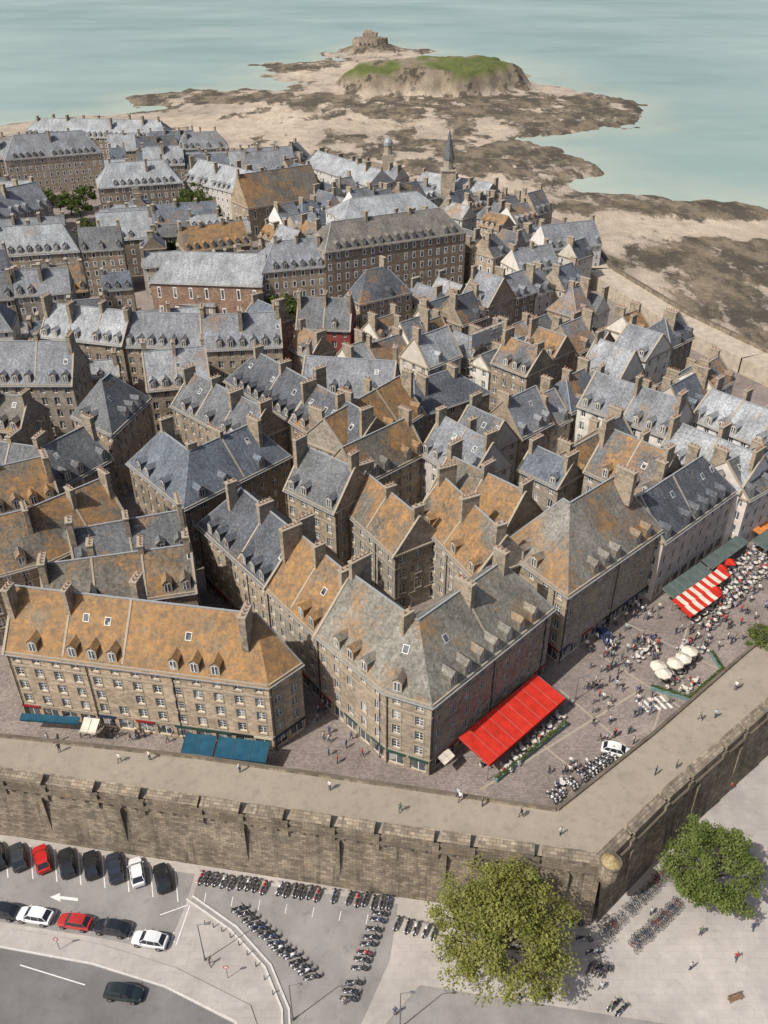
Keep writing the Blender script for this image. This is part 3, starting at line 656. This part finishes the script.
m = MB(); P0 = [G3(x, y, .014) for x, y in ((50, 897), (60, 893), (60, 896), (78, 898), (78, 901), (60, 899), (61, 902))]; m.poly(P0); m.obj('road_arrow_marking', [M_WHITE])
def line5(a, b, w, mat=None, z=ZG+.006, name='paving_band'):
    p, q = G(a[0], a[1], ZG), G(b[0], b[1], ZG); d = (q-p).normalized(); n = V((-d.y, d.x))*w/2; m = MB(); m.poly([Z3(p-n, z), Z3(q-n, z), Z3(q+n, z), Z3(p+n, z)]); m.obj(name, [mat or M_TRIM])
for i_, (a, b) in enumerate((((480, 790), (640, 690)), ((560, 690), (625, 745)), ((600, 655), (700, 720)), ((530, 735), (580, 775)), ((620, 620), (740, 680)), ((690, 620), (650, 740)))): line5(a, b, .3, z=ZG+.006+.003*i_)
for k in range(5): line5((636+k*6, 700-k*1), (648+k*6, 712-k*1), .4, M_WHITE, ZG+.028, 'crossing_marking')
# ------------------------------------------------------------------ props
def car_mesh():
    m = MB(); st = [(-2.1, .62, .42, .72), (-2.05, .78, .3, .88), (-1.5, .86, .26, .96), (-.4, .88, .25, .95), (.7, .88, .25, .93), (1.5, .85, .27, .82), (1.98, .74, .32, .68), (2.1, .55, .4, .58)]
    rings = []
    for x, w, zl, zt in st:
        i = len(m.v); zz = (zt-zl)
        for yy, z in ((-w*.9, zl), (-w, zl+zz*.35), (-w*.98, zl+zz*.75), (-w*.84, zt), (0, zt+.03), (w*.84, zt), (w*.98, zl+zz*.75), (w, zl+zz*.35), (w*.9, zl), (0, zl)): m.v.append((x, yy, z))
        rings.append(i)
    for a, b in zip(rings, rings[1:]):
        for k in range(10): m.f.append((a+k, b+k, b+(k+1) % 10, a+(k+1) % 10)); m.m.append(0)
    m.f.append(tuple(rings[0]+k for k in range(10))); m.m.append(0); m.f.append(tuple(rings[-1]+k for k in range(9, -1, -1))); m.m.append(0)
    lo = [(-1.85, .72), (-.95, .78), (0, .79), (1.05, .75)]; up = [(-1.35, .56), (-.8, .62), (0, .62), (.45, .56)]; zr = [1.38, 1.46, 1.47, 1.40]; zl = .93
    for k in range(3):
        for sg in (-1, 1):
            q = [(lo[k][0], sg*lo[k][1], zl), (lo[k+1][0], sg*lo[k+1][1], zl-.02), (up[k+1][0], sg*up[k+1][1], zr[k+1]), (up[k][0], sg*up[k][1], zr[k])]; m.poly(q if sg < 0 else q[::-1], 1)
            m.tube(q[3], q[2], .035, .035, 4, 0)
            if k: m.tube((lo[k][0], sg*lo[k][1]*1.005, zl), (up[k][0], sg*up[k][1]*1.01, zr[k]), .035, .03, 4, 0)
        m.poly([(up[k][0], -up[k][1], zr[k]+.01), (up[k+1][0], -up[k+1][1], zr[k+1]+.01), (up[k+1][0], up[k+1][1], zr[k+1]+.01), (up[k][0], up[k][1], zr[k]+.01)], 0)
    m.poly([(-1.85, .72, zl), (-1.85, -.72, zl), (-1.35, -.56, 1.38), (-1.35, .56, 1.38)], 1); m.poly([(1.05, -.75, zl-.02), (1.05, .75, zl-.02), (.45, .56, 1.4), (.45, -.56, 1.4)], 1)
    for sg in (-1, 1):
        m.tube((-1.85, sg*.72, zl), (-1.35, sg*.56, 1.38), .04, .04, 4, 0); m.tube((1.05, sg*.75, zl), (.45, sg*.56, 1.4), .04, .04, 4, 0)
        m.ell((.85, sg*.93, .95), .08, .12, .07, 0, 6, 4)
        for x in (-1.3, 1.3):
            m.tube((x, sg*.68, .32), (x, sg*.9, .32), .33, .33, 14, 2); m.tube((x, sg*.9, .32), (x, sg*.91, .32), .19, .17, 10, 3)
        m.ell((1.96, sg*.52, .62), .12, .16, .07, 3, 6, 4); m.ell((-2.03, sg*.6, .75), .06, .13, .08, 4, 6, 4)
    return m.mesh('car', [M_CARP, M_CGLASS, M_BLACK, M_CHROME, M_RED])
def moto_mesh():
    m = MB()
    for x in (-.68, .7): m.torus((x, 0, .3), .26, .06, 0, 14, 5); m.tube((x, -.05, .3), (x, .05, .3), .1, .1, 8, 2)
    m.ell((.12, 0, .78), .32, .17, .16, 1); m.ell((-.35, 0, .78), .38, .14, .08, 0); m.ell((-.78, 0, .84), .2, .1, .08, 1); m.ell((0, 0, .48), .3, .2, .22, 2)
    for sg in (-1, 1): m.tube((.72, sg*.1, .3), (.5, sg*.1, .95), .035, .035, 5, 2); m.tube((-.68, sg*.1, .3), (-.3, sg*.12, .5), .04, .04, 5, 2); m.tube((.48, 0, 1.0), (.36, sg*.36, 1.05), .025, .025, 5, 0); m.tube((-.2, sg*.17, .36), (-.85, sg*.2, .42), .05, .065, 6, 2); m.tube((.46, sg*.15, 1.05), (.42, sg*.24, 1.2), .015, .015, 4, 0); m.ell((.42, sg*.27, 1.22), .03, .07, .045, 0, 6, 4)
    m.ell((.6, 0, .9), .13, .15, .15, 1); m.box(V((.55, -.15, .98)), V((.0, .3, 0)), V((-.1, 0, .25)), V((.02, 0, 0)), 3)
    m.ell((.72, 0, .58), .25, .07, .05, 1)
    return m.mesh('motorcycle', [M_BLACK, M_CARP, M_CHROME, M_CGLASS], True)
def bike_mesh():
    m = MB()
    for x in (-.52, .52): 
        m.torus((x, 0, .34), .33, .025, 0, 14, 4)
        for k in range(4): a = k*math.pi/4; m.tube((x+.32*math.cos(a), 0, .34+.32*math.sin(a)), (x-.32*math.cos(a), 0, .34-.32*math.sin(a)), .006, .006, 3, 2)
    pts = dict(bb=(-.08, 0, .3), st=(-.2, 0, .82), hd=(.38, 0, .85), rw=(-.52, 0, .34), fw=(.52, 0, .34))
    for a, b in (('bb', 'st'), ('st', 'hd'), ('bb', 'hd'), ('rw', 'bb'), ('rw', 'st'), ('hd', 'fw')): m.tube(pts[a], pts[b], .026, .026, 5, 1)
    m.ell((-.22, 0, .93), .14, .07, .04, 0, 6, 4); m.tube((-.2, 0, .8), (-.22, 0, .92), .015, .015, 4, 2); m.tube((.38, 0, .84), (.36, 0, .98), .018, .018, 4, 2); m.tube((.36, -.28, 1.0), (.36, .28, 1.0), .018, .018, 5, 0); m.tube((-.08, -.12, .18), (-.08, .12, .42), .015, .015, 4, 2)
    return m.mesh('bicycle', [M_BLACK, M_CARP, M_CHROME])
def person_mesh(pose):
    J = {'pel': ((0, 0, .95), .14), 'wai': ((0, 0, 1.1), .125), 'che': ((0, 0, 1.32), .155), 'nek': ((0, 0, 1.5), .06), 'hea': ((0, -.01, 1.62), .10), 'top': ((0, 0, 1.72), .07)}
    for sd, sg in (('l', -1), ('r', 1)):
        w = {'stand': 0, 'walk': sg*.26, 'lean': sg*.05}.get(pose, 0)
        if pose == 'sit':
            J.update({'hp'+sd: ((sg*.09, 0, .9), .1), 'kn'+sd: ((sg*.13, -.45, .93), .075), 'an'+sd: ((sg*.13, -.45, .52), .05), 'to'+sd: ((sg*.14, -.6, .48), .04),
                      'sh'+sd: ((sg*.18, 0, 1.42), .07), 'el'+sd: ((sg*.24, -.12, 1.18), .047), 'wr'+sd: ((sg*.16, -.36, 1.14), .032), 'ha'+sd: ((sg*.13, -.45, 1.14), .034)})
        else:
            aw = -w*.8; fb_ = -.16 if pose == 'lean' else 0
            J.update({'hp'+sd: ((sg*.09, 0, .88), .1), 'kn'+sd: ((sg*.10, w*.55-.02, .48), .068), 'an'+sd: ((sg*.10, w+.02, .09+max(0, w)*.3), .045), 'to'+sd: ((sg*.12, w-.14, .05), .04),
                      'sh'+sd: ((sg*.18, 0, 1.42), .07), 'el'+sd: ((sg*.25, aw*.5, 1.15), .047), 'wr'+sd: ((sg*.25, aw+fb_-.05, .93-fb_), .032), 'ha'+sd: ((sg*.245, aw+fb_-.08, .83-fb_*1.4), .036)})
    E = [('pel', 'wai'), ('wai', 'che'), ('che', 'nek'), ('nek', 'hea'), ('hea', 'top')]
    for q in 'lr': E += [('pel', 'hp'+q), ('hp'+q, 'kn'+q), ('kn'+q, 'an'+q), ('an'+q, 'to'+q), ('che', 'sh'+q), ('sh'+q, 'el'+q), ('el'+q, 'wr'+q), ('wr'+q, 'ha'+q)]
    ks = list(J); me = bpy.data.meshes.new('t'); me.from_pydata([J[k][0] for k in ks], [(ks.index(a), ks.index(b)) for a, b in E], [])
    o = bpy.data.objects.new('t', me); COL.objects.link(o); md = o.modifiers.new('s', 'SKIN'); sv = me.skin_vertices[0].data if me.skin_vertices else None
    if sv is None:
        bpy.context.view_layer.objects.active = o; bpy.context.view_layer.update(); sv = me.skin_vertices[0].data
    for i, k in enumerate(ks): sv[i].radius = (J[k][1], J[k][1]*.85); sv[i].use_root = (k == 'pel')
    sb = o.modifiers.new('u', 'SUBSURF'); sb.levels = 1; dg = bpy.context.evaluated_depsgraph_get(); dg.update()
    nm = bpy.data.meshes.new_from_object(o.evaluated_get(dg)); nm.name = 'person_'+pose; bpy.data.objects.remove(o)
    nm.materials.clear()
    for q in (M_CLOTH, M_TROU, M_SKIN, M_HAIR, M_BLACK): nm.materials.append(q)
    for p in nm.polygons:
        c = p.center; k = 0
        if c.z > 1.68 or (c.z > 1.58 and c.y > .0): k = 3
        elif c.z > 1.5: k = 2
        elif pose == 'sit':
            k = 4 if c.z < .53 else 1 if c.z < 1.0 else (2 if c.y < -.25 else 0)
        elif abs(c.x) > .2 and c.z < 1.08: k = 2
        elif c.z < .12: k = 4
        elif c.z < .97: k = 1
        p.material_index = k; p.use_smooth = True
    return nm
PER = {k: person_mesh(k) for k in ('stand', 'walk', 'sit', 'lean')}
CAR, MOTO, BIKE = car_mesh(), moto_mesh(), bike_mesh()
CLO = [(.02, .02, .03), (.6, .58, .55), (.05, .07, .15), (.35, .05, .04), (.25, .22, .18), (.55, .5, .4), (.1, .14, .1), (.03, .03, .03), (.4, .42, .45)]
def person(px, py, pose=None, z=ZG, rot=None):
    p = G(px, py, z); pose = pose or R.choice(['stand', 'walk', 'lean', 'walk'])
    return place(PER[pose], 'person', (p.x, p.y, z-(.47 if pose == 'sit' else 0)), R.uniform(0, 6.28) if rot is None else rot, R.choice(CLO), scale=1 if pose == 'sit' else R.uniform(.92, 1.05))
def ang(a, b, z=0): d = G(*b, z)-G(*a, z); return math.atan2(d.y, d.x)
def car(px, py, to, col, z=0, sc=1.0):
    p = G(px, py, z+.5); place(CAR, 'parked_car', (p.x, p.y, z+.01), ang((px, py), to), col, scale=sc)
K = (.012, .013, .016)
for x, y, c in ((-3, 856, K), (18, 857, (.03, .035, .04)), (42, 859, (.4, .012, .01)), (67, 863, K), (91, 865, K), (115, 868, (.02, .025, .04)), (137, 872, (.6, .6, .6)), (162, 878, K)): car(x, y, (x-4+R.uniform(-1, 1), y-20), c, sc=R.uniform(.95, 1.04))
for x, y, c in ((2, 911, K), (35, 916, (.62, .62, .62)), (75, 922, (.35, .02, .015)), (112, 928, K), (150, 940, (.55, .56, .57))): car(x, y, (x-40, y-7), c, sc=R.uniform(.95, 1.04))
car(124, 993, (200, 1003), (.012, .02, .018)); car(617, 751, (640, 757), (.6, .6, .58), ZG); car(605, 636, (610, 642), (.03, .05, .12), ZG, .9)
for x, y in ((72, 246), (74, 238), (76, 230), (79, 222), (96, 240), (98, 231), (30, 203), (50, 203), (12, 204), (190, 228), (198, 229), (206, 230)): car(x, y, (x+2, y-6), R.choice([K, (.5, .5, .5), (.6, .6, .6), (.1, .1, .12), (.3, .03, .02)]), ZG)
def row(me, name, a, b, n, turn, cols, z=0, skip=.08):
    for i in range(n):
        if R.random() < skip: continue
        t = i/(n-1); p = G(a[0]+(b[0]-a[0])*t, a[1]+(b[1]-a[1])*t, z); d = G(*b, z)-G(*a, z)
        place(me, name, (p.x+R.uniform(-.1, .1), p.y+R.uniform(-.15, .15), z+.01), math.atan2(d.y, d.x)+turn+R.uniform(-.12, .12), R.choice(cols))
MC = [K, K, (.05, .05, .05), (.3, .02, .02), (.5, .5, .5), (.02, .04, .12), (.06, .06, .06), K]
row(MOTO, 'parked_motorcycle', (201, 880), (389, 905), 25, 1.45, MC); row(MOTO, 'parked_motorcycle', (240, 912), (312, 978), 15, .9, MC); row(MOTO, 'parked_motorcycle', (380, 915), (345, 1010), 13, 1.75, MC)
row(MOTO, 'parked_motorcycle', (398, 926), (434, 934), 5, 1.4, MC); row(MOTO, 'parked_motorcycle', (575, 925), (603, 970), 4, 1.2, MC)
BC = [(.03, .03, .03), (.05, .05, .06), (.2, .02, .02), (.02, .05, .12)]
row(BIKE, 'parked_bicycle', (668, 872), (603, 938), 30, 1.4, BC); row(BIKE, 'parked_bicycle', (678, 905), (632, 948), 24, 1.4, BC); row(BIKE, 'parked_bicycle', (588, 968), (606, 974), 8, 1.3, BC); row(BIKE, 'parked_bicycle', (640, 850), (668, 838), 6, 1.3, BC)
row(MOTO, 'parked_motorcycle', (610, 758), (552, 800), 17, 1.5, [(.4, .4, .4), (.1, .1, .1), (.55, .55, .55)], ZG)
row(MOTO, 'parked_motorcycle', (614, 1008), (620, 1012), 2, 1.2, MC)
def lamp(px, py, z=0, h=7):
    p = Z3(G(px, py, z), z); m = MB(); m.tube(p, p+UP*.8, .14, .1, 8); m.tube(p+UP*.8, p+UP*h, .07, .05, 8); m.tube(p+UP*(h-.05), p+V((.9, 0, h+.25)), .04, .04, 6); m.ell(p+V((1.15, 0, h+.25)), .35, .16, .09); m.obj('street_lamp', [M_POST])
for q in ((293, 1020), (400, 1028), (205, 960)): lamp(*q)
for q in ((640, 715), (575, 700), (700, 650)): lamp(q[0], q[1], ZG, 4.5)
def sign(px, py):
    p = Z3(G(px, py), 0); m = MB(); m.tube(p, p+UP*2.5, .035, .035, 6); m.tube(p+V((0, -.04, 2.3)), p+V((0, -.07, 2.3)), .32, .32, 14, 1); m.tube(p+V((0, -.07, 2.3)), p+V((0, -.075, 2.3)), .22, .22, 14, 2); m.obj('traffic_sign', [M_POST, M_RED, M_WHITE])
sign(228, 978); sign(60, 950); sign(470, 985)
for k in range(9): 
    p = Z3(G(205+k*8.5, 925+k*k*.9+k*1.5), 0); m = MB(); m.tube(p, p+UP*.8, .07, .06, 8); m.ell(p+UP*.83, .08, .08, .08); m.obj('bollard', [M_POST])
M_BWOOD = plain('bench_wood', (.18, .11, .06))
def bench(px, py, rot, z=0):
    p = G(px, py, z); m = MB()
    for k in range(4): m.box(V((-.9, -.22+k*.12, .43)), V((1.8, 0, 0)), V((0, .09, 0)), UP*.04)
    for k in range(2): m.box(V((-.9, .27+k*.03, .55+k*.16)), V((1.8, 0, 0)), V((0, .03, 0)), UP*.11)
    for x in (-.7, .7):
        m.box(V((x-.04, -.2, 0)), V((.08, 0, 0)), V((0, .06, 0)), UP*.43, 1); m.box(V((x-.04, .22, 0)), V((.08, 0, 0)), V((0, .06, 0)), UP*.85, 1)
    o = m.obj('park_bench', [M_BWOOD, M_POST]); o.location = (p.x, p.y, z); o.rotation_euler = (0, 0, rot)
for q in ((735, 1000, .3), (455, 955, 0)): bench(*q)
# awnings
def awning(name, a, b, z, depth, drop, mat, posts=True, val=.35, zb=ZG, mat2=None):
    A, B = G(a[0], a[1], z), G(b[0], b[1], z); d = (B-A); L = d.length; u = Z3(d/L, 0); n = V((u.y, -u.x, 0)); r = bpy.data.objects.new(name, None); COL.objects.link(r); m = MB()
    A3 = Z3(A, z); nb = max(2, int(L/(1.8 if not mat2 else .9)))
    for i in range(nb):
        mi = (i % 2) if mat2 else 0
        for j in range(4):
            def P(ii, jj): return A3+u*L*ii/nb+n*depth*jj/4+UP*(-drop*jj/4-.07*math.sin(math.pi*jj/4))
            m.poly([P(i, j+1), P(i+1, j+1), P(i+1, j), P(i, j)], mi)
        x0 = A3+u*L*i/nb+n*depth-UP*drop; x1 = A3+u*L*(i+1)/nb+n*depth-UP*drop; xm = (x0+x1)/2
        m.poly([x0, x0-UP*val*.7, xm-UP*val, x1-UP*val*.7, x1], mi)
    for e in (0, L): m.poly([A3+u*e, A3+u*e+n*depth-UP*drop, A3+u*e+n*depth-UP*(drop+val*.6), A3+u*e-UP*(val*.6)])
    m.obj('canvas', [mat, mat2 or mat], r); m = MB()
    if posts:
        for i in range(nb//2+1): p = A3+u*L*i/(nb//2)*.98+n*(depth-.15)+u*.1; m.tube(Z3(p, zb), Z3(p, z-drop), .05, .05, 6)
    if not mat2:
        for i in range(nb+1): p = A3+u*L*i/nb+UP*.0; m.tube(p, p+n*depth-UP*drop, .02, .02, 4)
    m.obj('frame', [M_POST], r)
awning('red_cafe_awning', (459, 737), (536, 674), ZG+4.2, 5.2, 1.0, M_RED, val=.6)
awning('blue_shop_awning', (186, 733), (217, 736), ZG+3.6, 2.6, .9, M_BLUE, False); awning('blue_shop_awning', (219, 736.5), (270, 742), ZG+3.6, 2.6, .9, M_BLUE, False)
awning('cream_shop_awning', (84, 717), (100, 719), ZG+3.2, 1.8, .8, M_CREAM, False); awning('blue_shop_awning', (22, 713), (80, 717), ZG+3.1, .9, .3, M_BLUE, False)
awning('cream_shop_awning', (438, 757), (448, 748), ZG+3.2, 1.2, .5, M_CREAM, False)
awning('green_cafe_awning', (662, 588), (700, 562), ZG+3.4, 2.6, .7, M_GREENC); awning('grey_cafe_awning', (702, 560), (738, 534), ZG+3.4, 2.2, .7, M_GREENC)
awning('red_striped_cafe_awning', (672, 600), (720, 567), ZG+2.9, 2.2, .4, M_RED, mat2=M_CREAM); awning('red_striped_cafe_awning', (681, 609), (712, 588), ZG+2.7, 1.9, .4, M_RED, mat2=M_CREAM)
awning('orange_cafe_awning', (742, 522), (772, 502), ZG+3.4, 4, .7, M_ORANGE); awning('green_cafe_awning', (752, 540), (780, 520), ZG+3.2, 3, .6, M_GREENC)
def parasol_mesh(mat, sq=False):
    m = MB(); n = 4 if sq else 8; r = 1.25
    for k in range(n):
        a, b = 2*math.pi*k/n+.39, 2*math.pi*(k+1)/n+.39; p, q = V((r*math.cos(a), r*math.sin(a), 2.25)), V((r*math.cos(b), r*math.sin(b), 2.25)); m.poly([V((0, 0, 2.85)), p, q]); m.poly([p, p-UP*.2, q-UP*.2, q]); m.tube((0, 0, 2.8), p-UP*.02, .015, .015, 4, 1)
    m.tube((0, 0, 0), (0, 0, 2.95), .035, .03, 6, 1); m.tube((0, 0, 0), (0, 0, .1), .35, .3, 10, 1); return m.mesh('cafe_parasol', [mat, M_POST])
PR, PC = parasol_mesh(M_RED, True), parasol_mesh(M_CREAM)
def tset():
    m = MB(); m.tube((0, 0, .72), (0, 0, .75), .4, .4, 12, 0); m.tube((0, 0, 0), (0, 0, .72), .035, .035, 6, 1); m.tube((0, 0, 0), (0, 0, .04), .25, .22, 8, 1)
    for k in range(4):
        a = k*math.pi/2+.4; c = V((math.cos(a), math.sin(a), 0))*.78; m.cbox(c+UP*.43, .42, .42, .04, 0, a); d = V((math.cos(a), math.sin(a), 0)); sd = V((-d.y, d.x, 0))
        for p in (-.18, .18):
            for q in (-.18, .18): m.tube(c+d*p+sd*q, c+d*p+sd*q+UP*(.85 if p > 0 else .43), .018, .018, 4, 1)
        m.box(c+d*.18-sd*.2+UP*.6, d*.03, sd*.4, UP*.25, 0)
    return m.mesh('cafe_table_set', [plain('pale_tabletop', (.5, .47, .42)), M_POST])
TS = tset()
def terrace(poly, step=2.3, occ=.6, z=ZG):
    P = PX(poly, z); x0, x1 = min(p.x for p in P), max(p.x for p in P); y0, y1 = min(p.y for p in P), max(p.y for p in P); u = V((.7, .71)); v = V((-.71, .7)); c = sum(P, V((0, 0)))/len(P); n = int((x1-x0+y1-y0)/step)
    for i in range(-n, n):
        for j in range(-n, n):
            p = c+u*i*step+v*j*step+V((R.uniform(-.2, .2), R.uniform(-.2, .2)))
            if not inpoly(p, P): continue
            rt = R.uniform(0, 1.5); place(TS, 'cafe_table_set', (p.x, p.y, z), rt)
            for k in range(4):
                if R.random() < occ:
                    a = rt+k*math.pi/2+.4; place(PER['sit'], 'person', (p.x+.74*math.cos(a), p.y+.74*math.sin(a), z-.43), a-math.pi/2, R.choice(CLO))
terrace([(492, 768), (562, 712), (570, 722), (500, 780)], 2.0, .7); terrace([(470, 760), (545, 700), (560, 712), (488, 768)], 2.4, .5)
terrace([(676, 604), (760, 545), (790, 568), (703, 632)], 1.9, .8); terrace([(656, 684), (690, 635), (716, 652), (684, 700)], 2.4, .6)
terrace([(628, 657), (650, 637), (662, 649), (640, 670)], 2.1, .6); terrace([(548, 790), (566, 776), (575, 785), (560, 797)], 2.2, .6)
for x, y in ((664, 671), (676, 661), (690, 649), (684, 656), (659, 664)): p = G(x, y, ZG+2.6); place(PC, 'cafe_parasol', (p.x, p.y, ZG), .3)
for x, y in ((722, 566), (730, 560), (716, 588)): p = G(x, y, ZG+2.6); place(PR, 'cafe_parasol', (p.x, p.y, ZG), .3)
def leaf(name, c1, c2):
    s = NT(name); c = s.mix(s.ramp(s.noise(.55, 3), .35, .65), c1, c2); c = s.mix(1.0, c, grey(s, s.noise(5, 2), .7, 1.3), 'MULTIPLY'); m = s.out(c, .6, .2)
    tr = s.n('ShaderNodeBsdfTranslucent', {'Color': c}); mx = s.n('ShaderNodeMixShader', {0: .4}); s.nt.links.new(s.b.outputs[0], mx.inputs[1]); s.nt.links.new(tr.outputs[0], mx.inputs[2]); s.nt.links.new(mx.outputs[0], s.nt.nodes['Material Output'].inputs[0]); return m
M_LEAF = leaf('spring_foliage', (.15, .165, .035), (.28, .28, .08)); M_LEAF2 = leaf('green_foliage', (.10, .135, .03), (.175, .21, .06)); M_LEAF3 = leaf('dark_foliage', (.06, .09, .02), (.11, .14, .035))
M_TEAL = plain('teal_planter', (.12, .2, .2))
def hedge(a, b, z=ZG):
    A, B = G(a[0], a[1], z), G(b[0], b[1], z); d = B-A; L = d.length; u = Z3(d/L, 0); v = V((-u.y, u.x, 0)); m = MB(); m.box(Z3(A, z), u*L, v*.5, UP*.6, 0)
    for k in range(int(L*60)): c = Z3(A, z+.6)+u*R.uniform(0, L)+v*R.uniform(0, .5)+UP*R.uniform(0, .35); r_ = .1; q = V((R.uniform(-1, 1), R.uniform(-1, 1), R.uniform(-1, 1))).normalized()*r_; w = q.cross(UP).normalized()*r_; m.poly([c-q, c+w, c+q, c-w], 1)
    m.obj('planter_box', [M_TEAL, M_LEAF3])
hedge((690, 702), (724, 672)); hedge((724, 672), (712, 654)); hedge((650, 690), (690, 702)); hedge((497, 783), (568, 726)); 
M_BARK = plain('bark', (.10, .08, .06), .9, var=.4, sc=4)
def tree(x, y, z, hgt, cr, mat, n, name='plane_tree', ls=.28, nc=70):
    root = bpy.data.objects.new(name, None); COL.objects.link(root); b = MB(); l = MB(); base = V((x, y, z)); rr = random.Random(int(x*10)+3)
    top = base+UP*hgt*.38; b.tube(base, base+UP*.5, cr*.085, cr*.06, 8); b.tube(base+UP*.5, top, cr*.06, cr*.045, 8); cc = base+UP*(hgt-cr*.78); tips = []
    for k in range(9):
        a = k*2*math.pi/9*1.0+rr.uniform(-.3, .3); el = rr.uniform(.15, 1.2); d = V((math.cos(a)*math.cos(el), math.sin(a)*math.cos(el), math.sin(el))); p1 = top+d*cr*.45; b.tube(top-UP*.3, p1, cr*.03, cr*.02, 6)
        for j in range(4):
            d2 = (d+V((rr.uniform(-.8, .8), rr.uniform(-.8, .8), rr.uniform(-.2, .7)))).normalized(); p2 = p1+d2*cr*rr.uniform(.35, .5); b.tube(p1, p2, cr*.016, cr*.007, 5); tips.append((p2, rr.uniform(.13, .22)))
    for k in range(nc):
        a = rr.uniform(0, 6.28); cz = rr.uniform(-.55, 1); q = math.sqrt(1-cz*cz); p2 = cc+V((math.cos(a)*q, math.sin(a)*q, cz*.82))*cr*rr.uniform(.5, .97); tips.append((p2, rr.uniform(.09, .22)))
        b.tube(top+(p2-top)*.4, p2, cr*.012, cr*.005, 4)
    for k in range(n):
        t, sr = tips[rr.randrange(len(tips))]; g = V((rr.gauss(0, 1), rr.gauss(0, 1), rr.gauss(0, 1))).normalized()*(rr.random()**.45)*rr.choice([1, 1, 1, 1.25]); c = t+V((g.x, g.y, g.z*.7))*sr*cr
        ax = (V((rr.gauss(0, 1), rr.gauss(0, 1), rr.gauss(0, .5)))).normalized(); up = (g*.6+UP*.6+V((rr.gauss(0, 1), rr.gauss(0, 1), rr.gauss(0, 1)))*.45).normalized(); w = ax.cross(up).normalized(); s_ = ls*rr.uniform(.6, 1.25)
        l.poly([c-ax*s_*.6, c+w*s_*.45, c+ax*s_*.6, c-w*s_*.45])
    b.obj('trunk_and_limbs', [M_BARK], root); l.obj('foliage', [mat], root)
tree(12.8, 50.6, 0, 13.5, 8.0, M_LEAF, 26000, nc=120, ls=.25); tree(38.3, 59.3, 0, 11, 6.0, M_LEAF2, 19000, nc=80, ls=.25)
p = G(768, 640, ZG+5); tree(p.x, p.y, ZG, 7.5, 3.2, M_LEAF2, 6000, 'street_tree', .2)
for q in ((185, 225, 6), (200, 210, 7), (210, 222, 6), (192, 215, 7), (80, 212, 5), (88, 235, 5), (283, 318, 5), (280, 308, 5), (545, 262, 4), (240, 228, 4), (175, 240, 5), (215, 200, 6), (70, 205, 5), (560, 300, 3), (85, 200, 5), (92, 250, 5), (195, 232, 5), (20, 200, 4), (45, 198, 4), (210, 280, 3), (622, 340, 3), (195, 276, 4), (230, 276, 4), (480, 306, 3), (505, 306, 3), (60, 207, 5), (178, 250, 4), (110, 210, 4), (150, 210, 4), (130, 210, 4)):
    p = G(q[0], q[1], ZG+4); tree(p.x, p.y, ZG, q[2]*2.0, q[2], M_LEAF3, 1800, 'garden_tree', .6, 30)
# people
def crowd(cx, cy, sx, sy, n, z=ZG):
    for i in range(n): person(R.gauss(cx, sx), R.gauss(cy, sy), None, z)
crowd(615, 655, 8, 9, 24); crowd(648, 648, 10, 7, 26); crowd(600, 690, 14, 12, 20); crowd(650, 700, 12, 8, 14); crowd(640, 618, 14, 8, 20); crowd(740, 600, 14, 10, 24); crowd(570, 775, 10, 5, 12); crowd(620, 725, 20, 15, 14)
crowd(320, 705, 6, 12, 10); crowd(345, 745, 12, 8, 8); crowd(110, 738, 50, 2.5, 16); crowd(700, 640, 14, 8, 16); crowd(240, 590, 4, 14, 4); crowd(725, 630, 12, 10, 16); crowd(590, 655, 10, 10, 10)
for x, y in ((460, 801), (458, 797), (521, 817), (676, 768), (482, 806), (240, 772), (60, 752), (150, 760), (700, 720), (330, 790), (715, 718), (735, 690), (738, 688), (560, 835), (120, 762), (400, 812), (655, 775)): person(x, y, None, ZW)
for x, y in ((345, 1004), (395, 1015), (650, 915), (610, 1010), (520, 1000), (440, 960), (700, 935), (735, 960), (600, 990), (730, 790), (760, 760), (470, 900), (455, 880), (210, 965), (690, 970), (720, 900), (752, 930)): person(x, y, None, 0)
# ------------------------------------------------------------------ light, world, camera
el = math.radians(50); az = V((-.80, -.60)).normalized(); sd = V((az.x*math.cos(el), az.y*math.cos(el), math.sin(el)))
L = bpy.data.lights.new('sun', 'SUN'); L.energy = 5.0; L.angle = math.radians(.5); L.color = (1, .955, .89); so = bpy.data.objects.new('sun', L); COL.objects.link(so); so.rotation_euler = sd.to_track_quat('Z', 'Y').to_euler()
w = bpy.data.worlds.new('World'); bpy.context.scene.world = w; w.use_nodes = True; nt = w.node_tree; sk = nt.nodes.new('ShaderNodeTexSky'); sk.sky_type = 'NISHITA'; sk.sun_disc = False; sk.sun_elevation = el; sk.sun_rotation = math.atan2(sd.x, sd.y); sk.dust_density = 4; sk.air_density = .8
nt.links.new(sk.outputs[0], nt.nodes['Background'].inputs[0]); nt.nodes['Background'].inputs[1].default_value = .13
cam = bpy.data.cameras.new('camera'); co = bpy.data.objects.new('camera', cam); COL.objects.link(co); co.location = (0, 0, H); co.rotation_euler = (math.pi/2-TH, 0, 0)
cam.sensor_fit = 'VERTICAL'; cam.sensor_height = 24; cam.lens = F/1024*24; cam.clip_start = 1; cam.clip_end = 40000
bpy.context.scene.camera = co
vs = bpy.context.scene.view_settings; vs.view_transform = 'Standard'; vs.look = 'None'; vs.exposure = 0
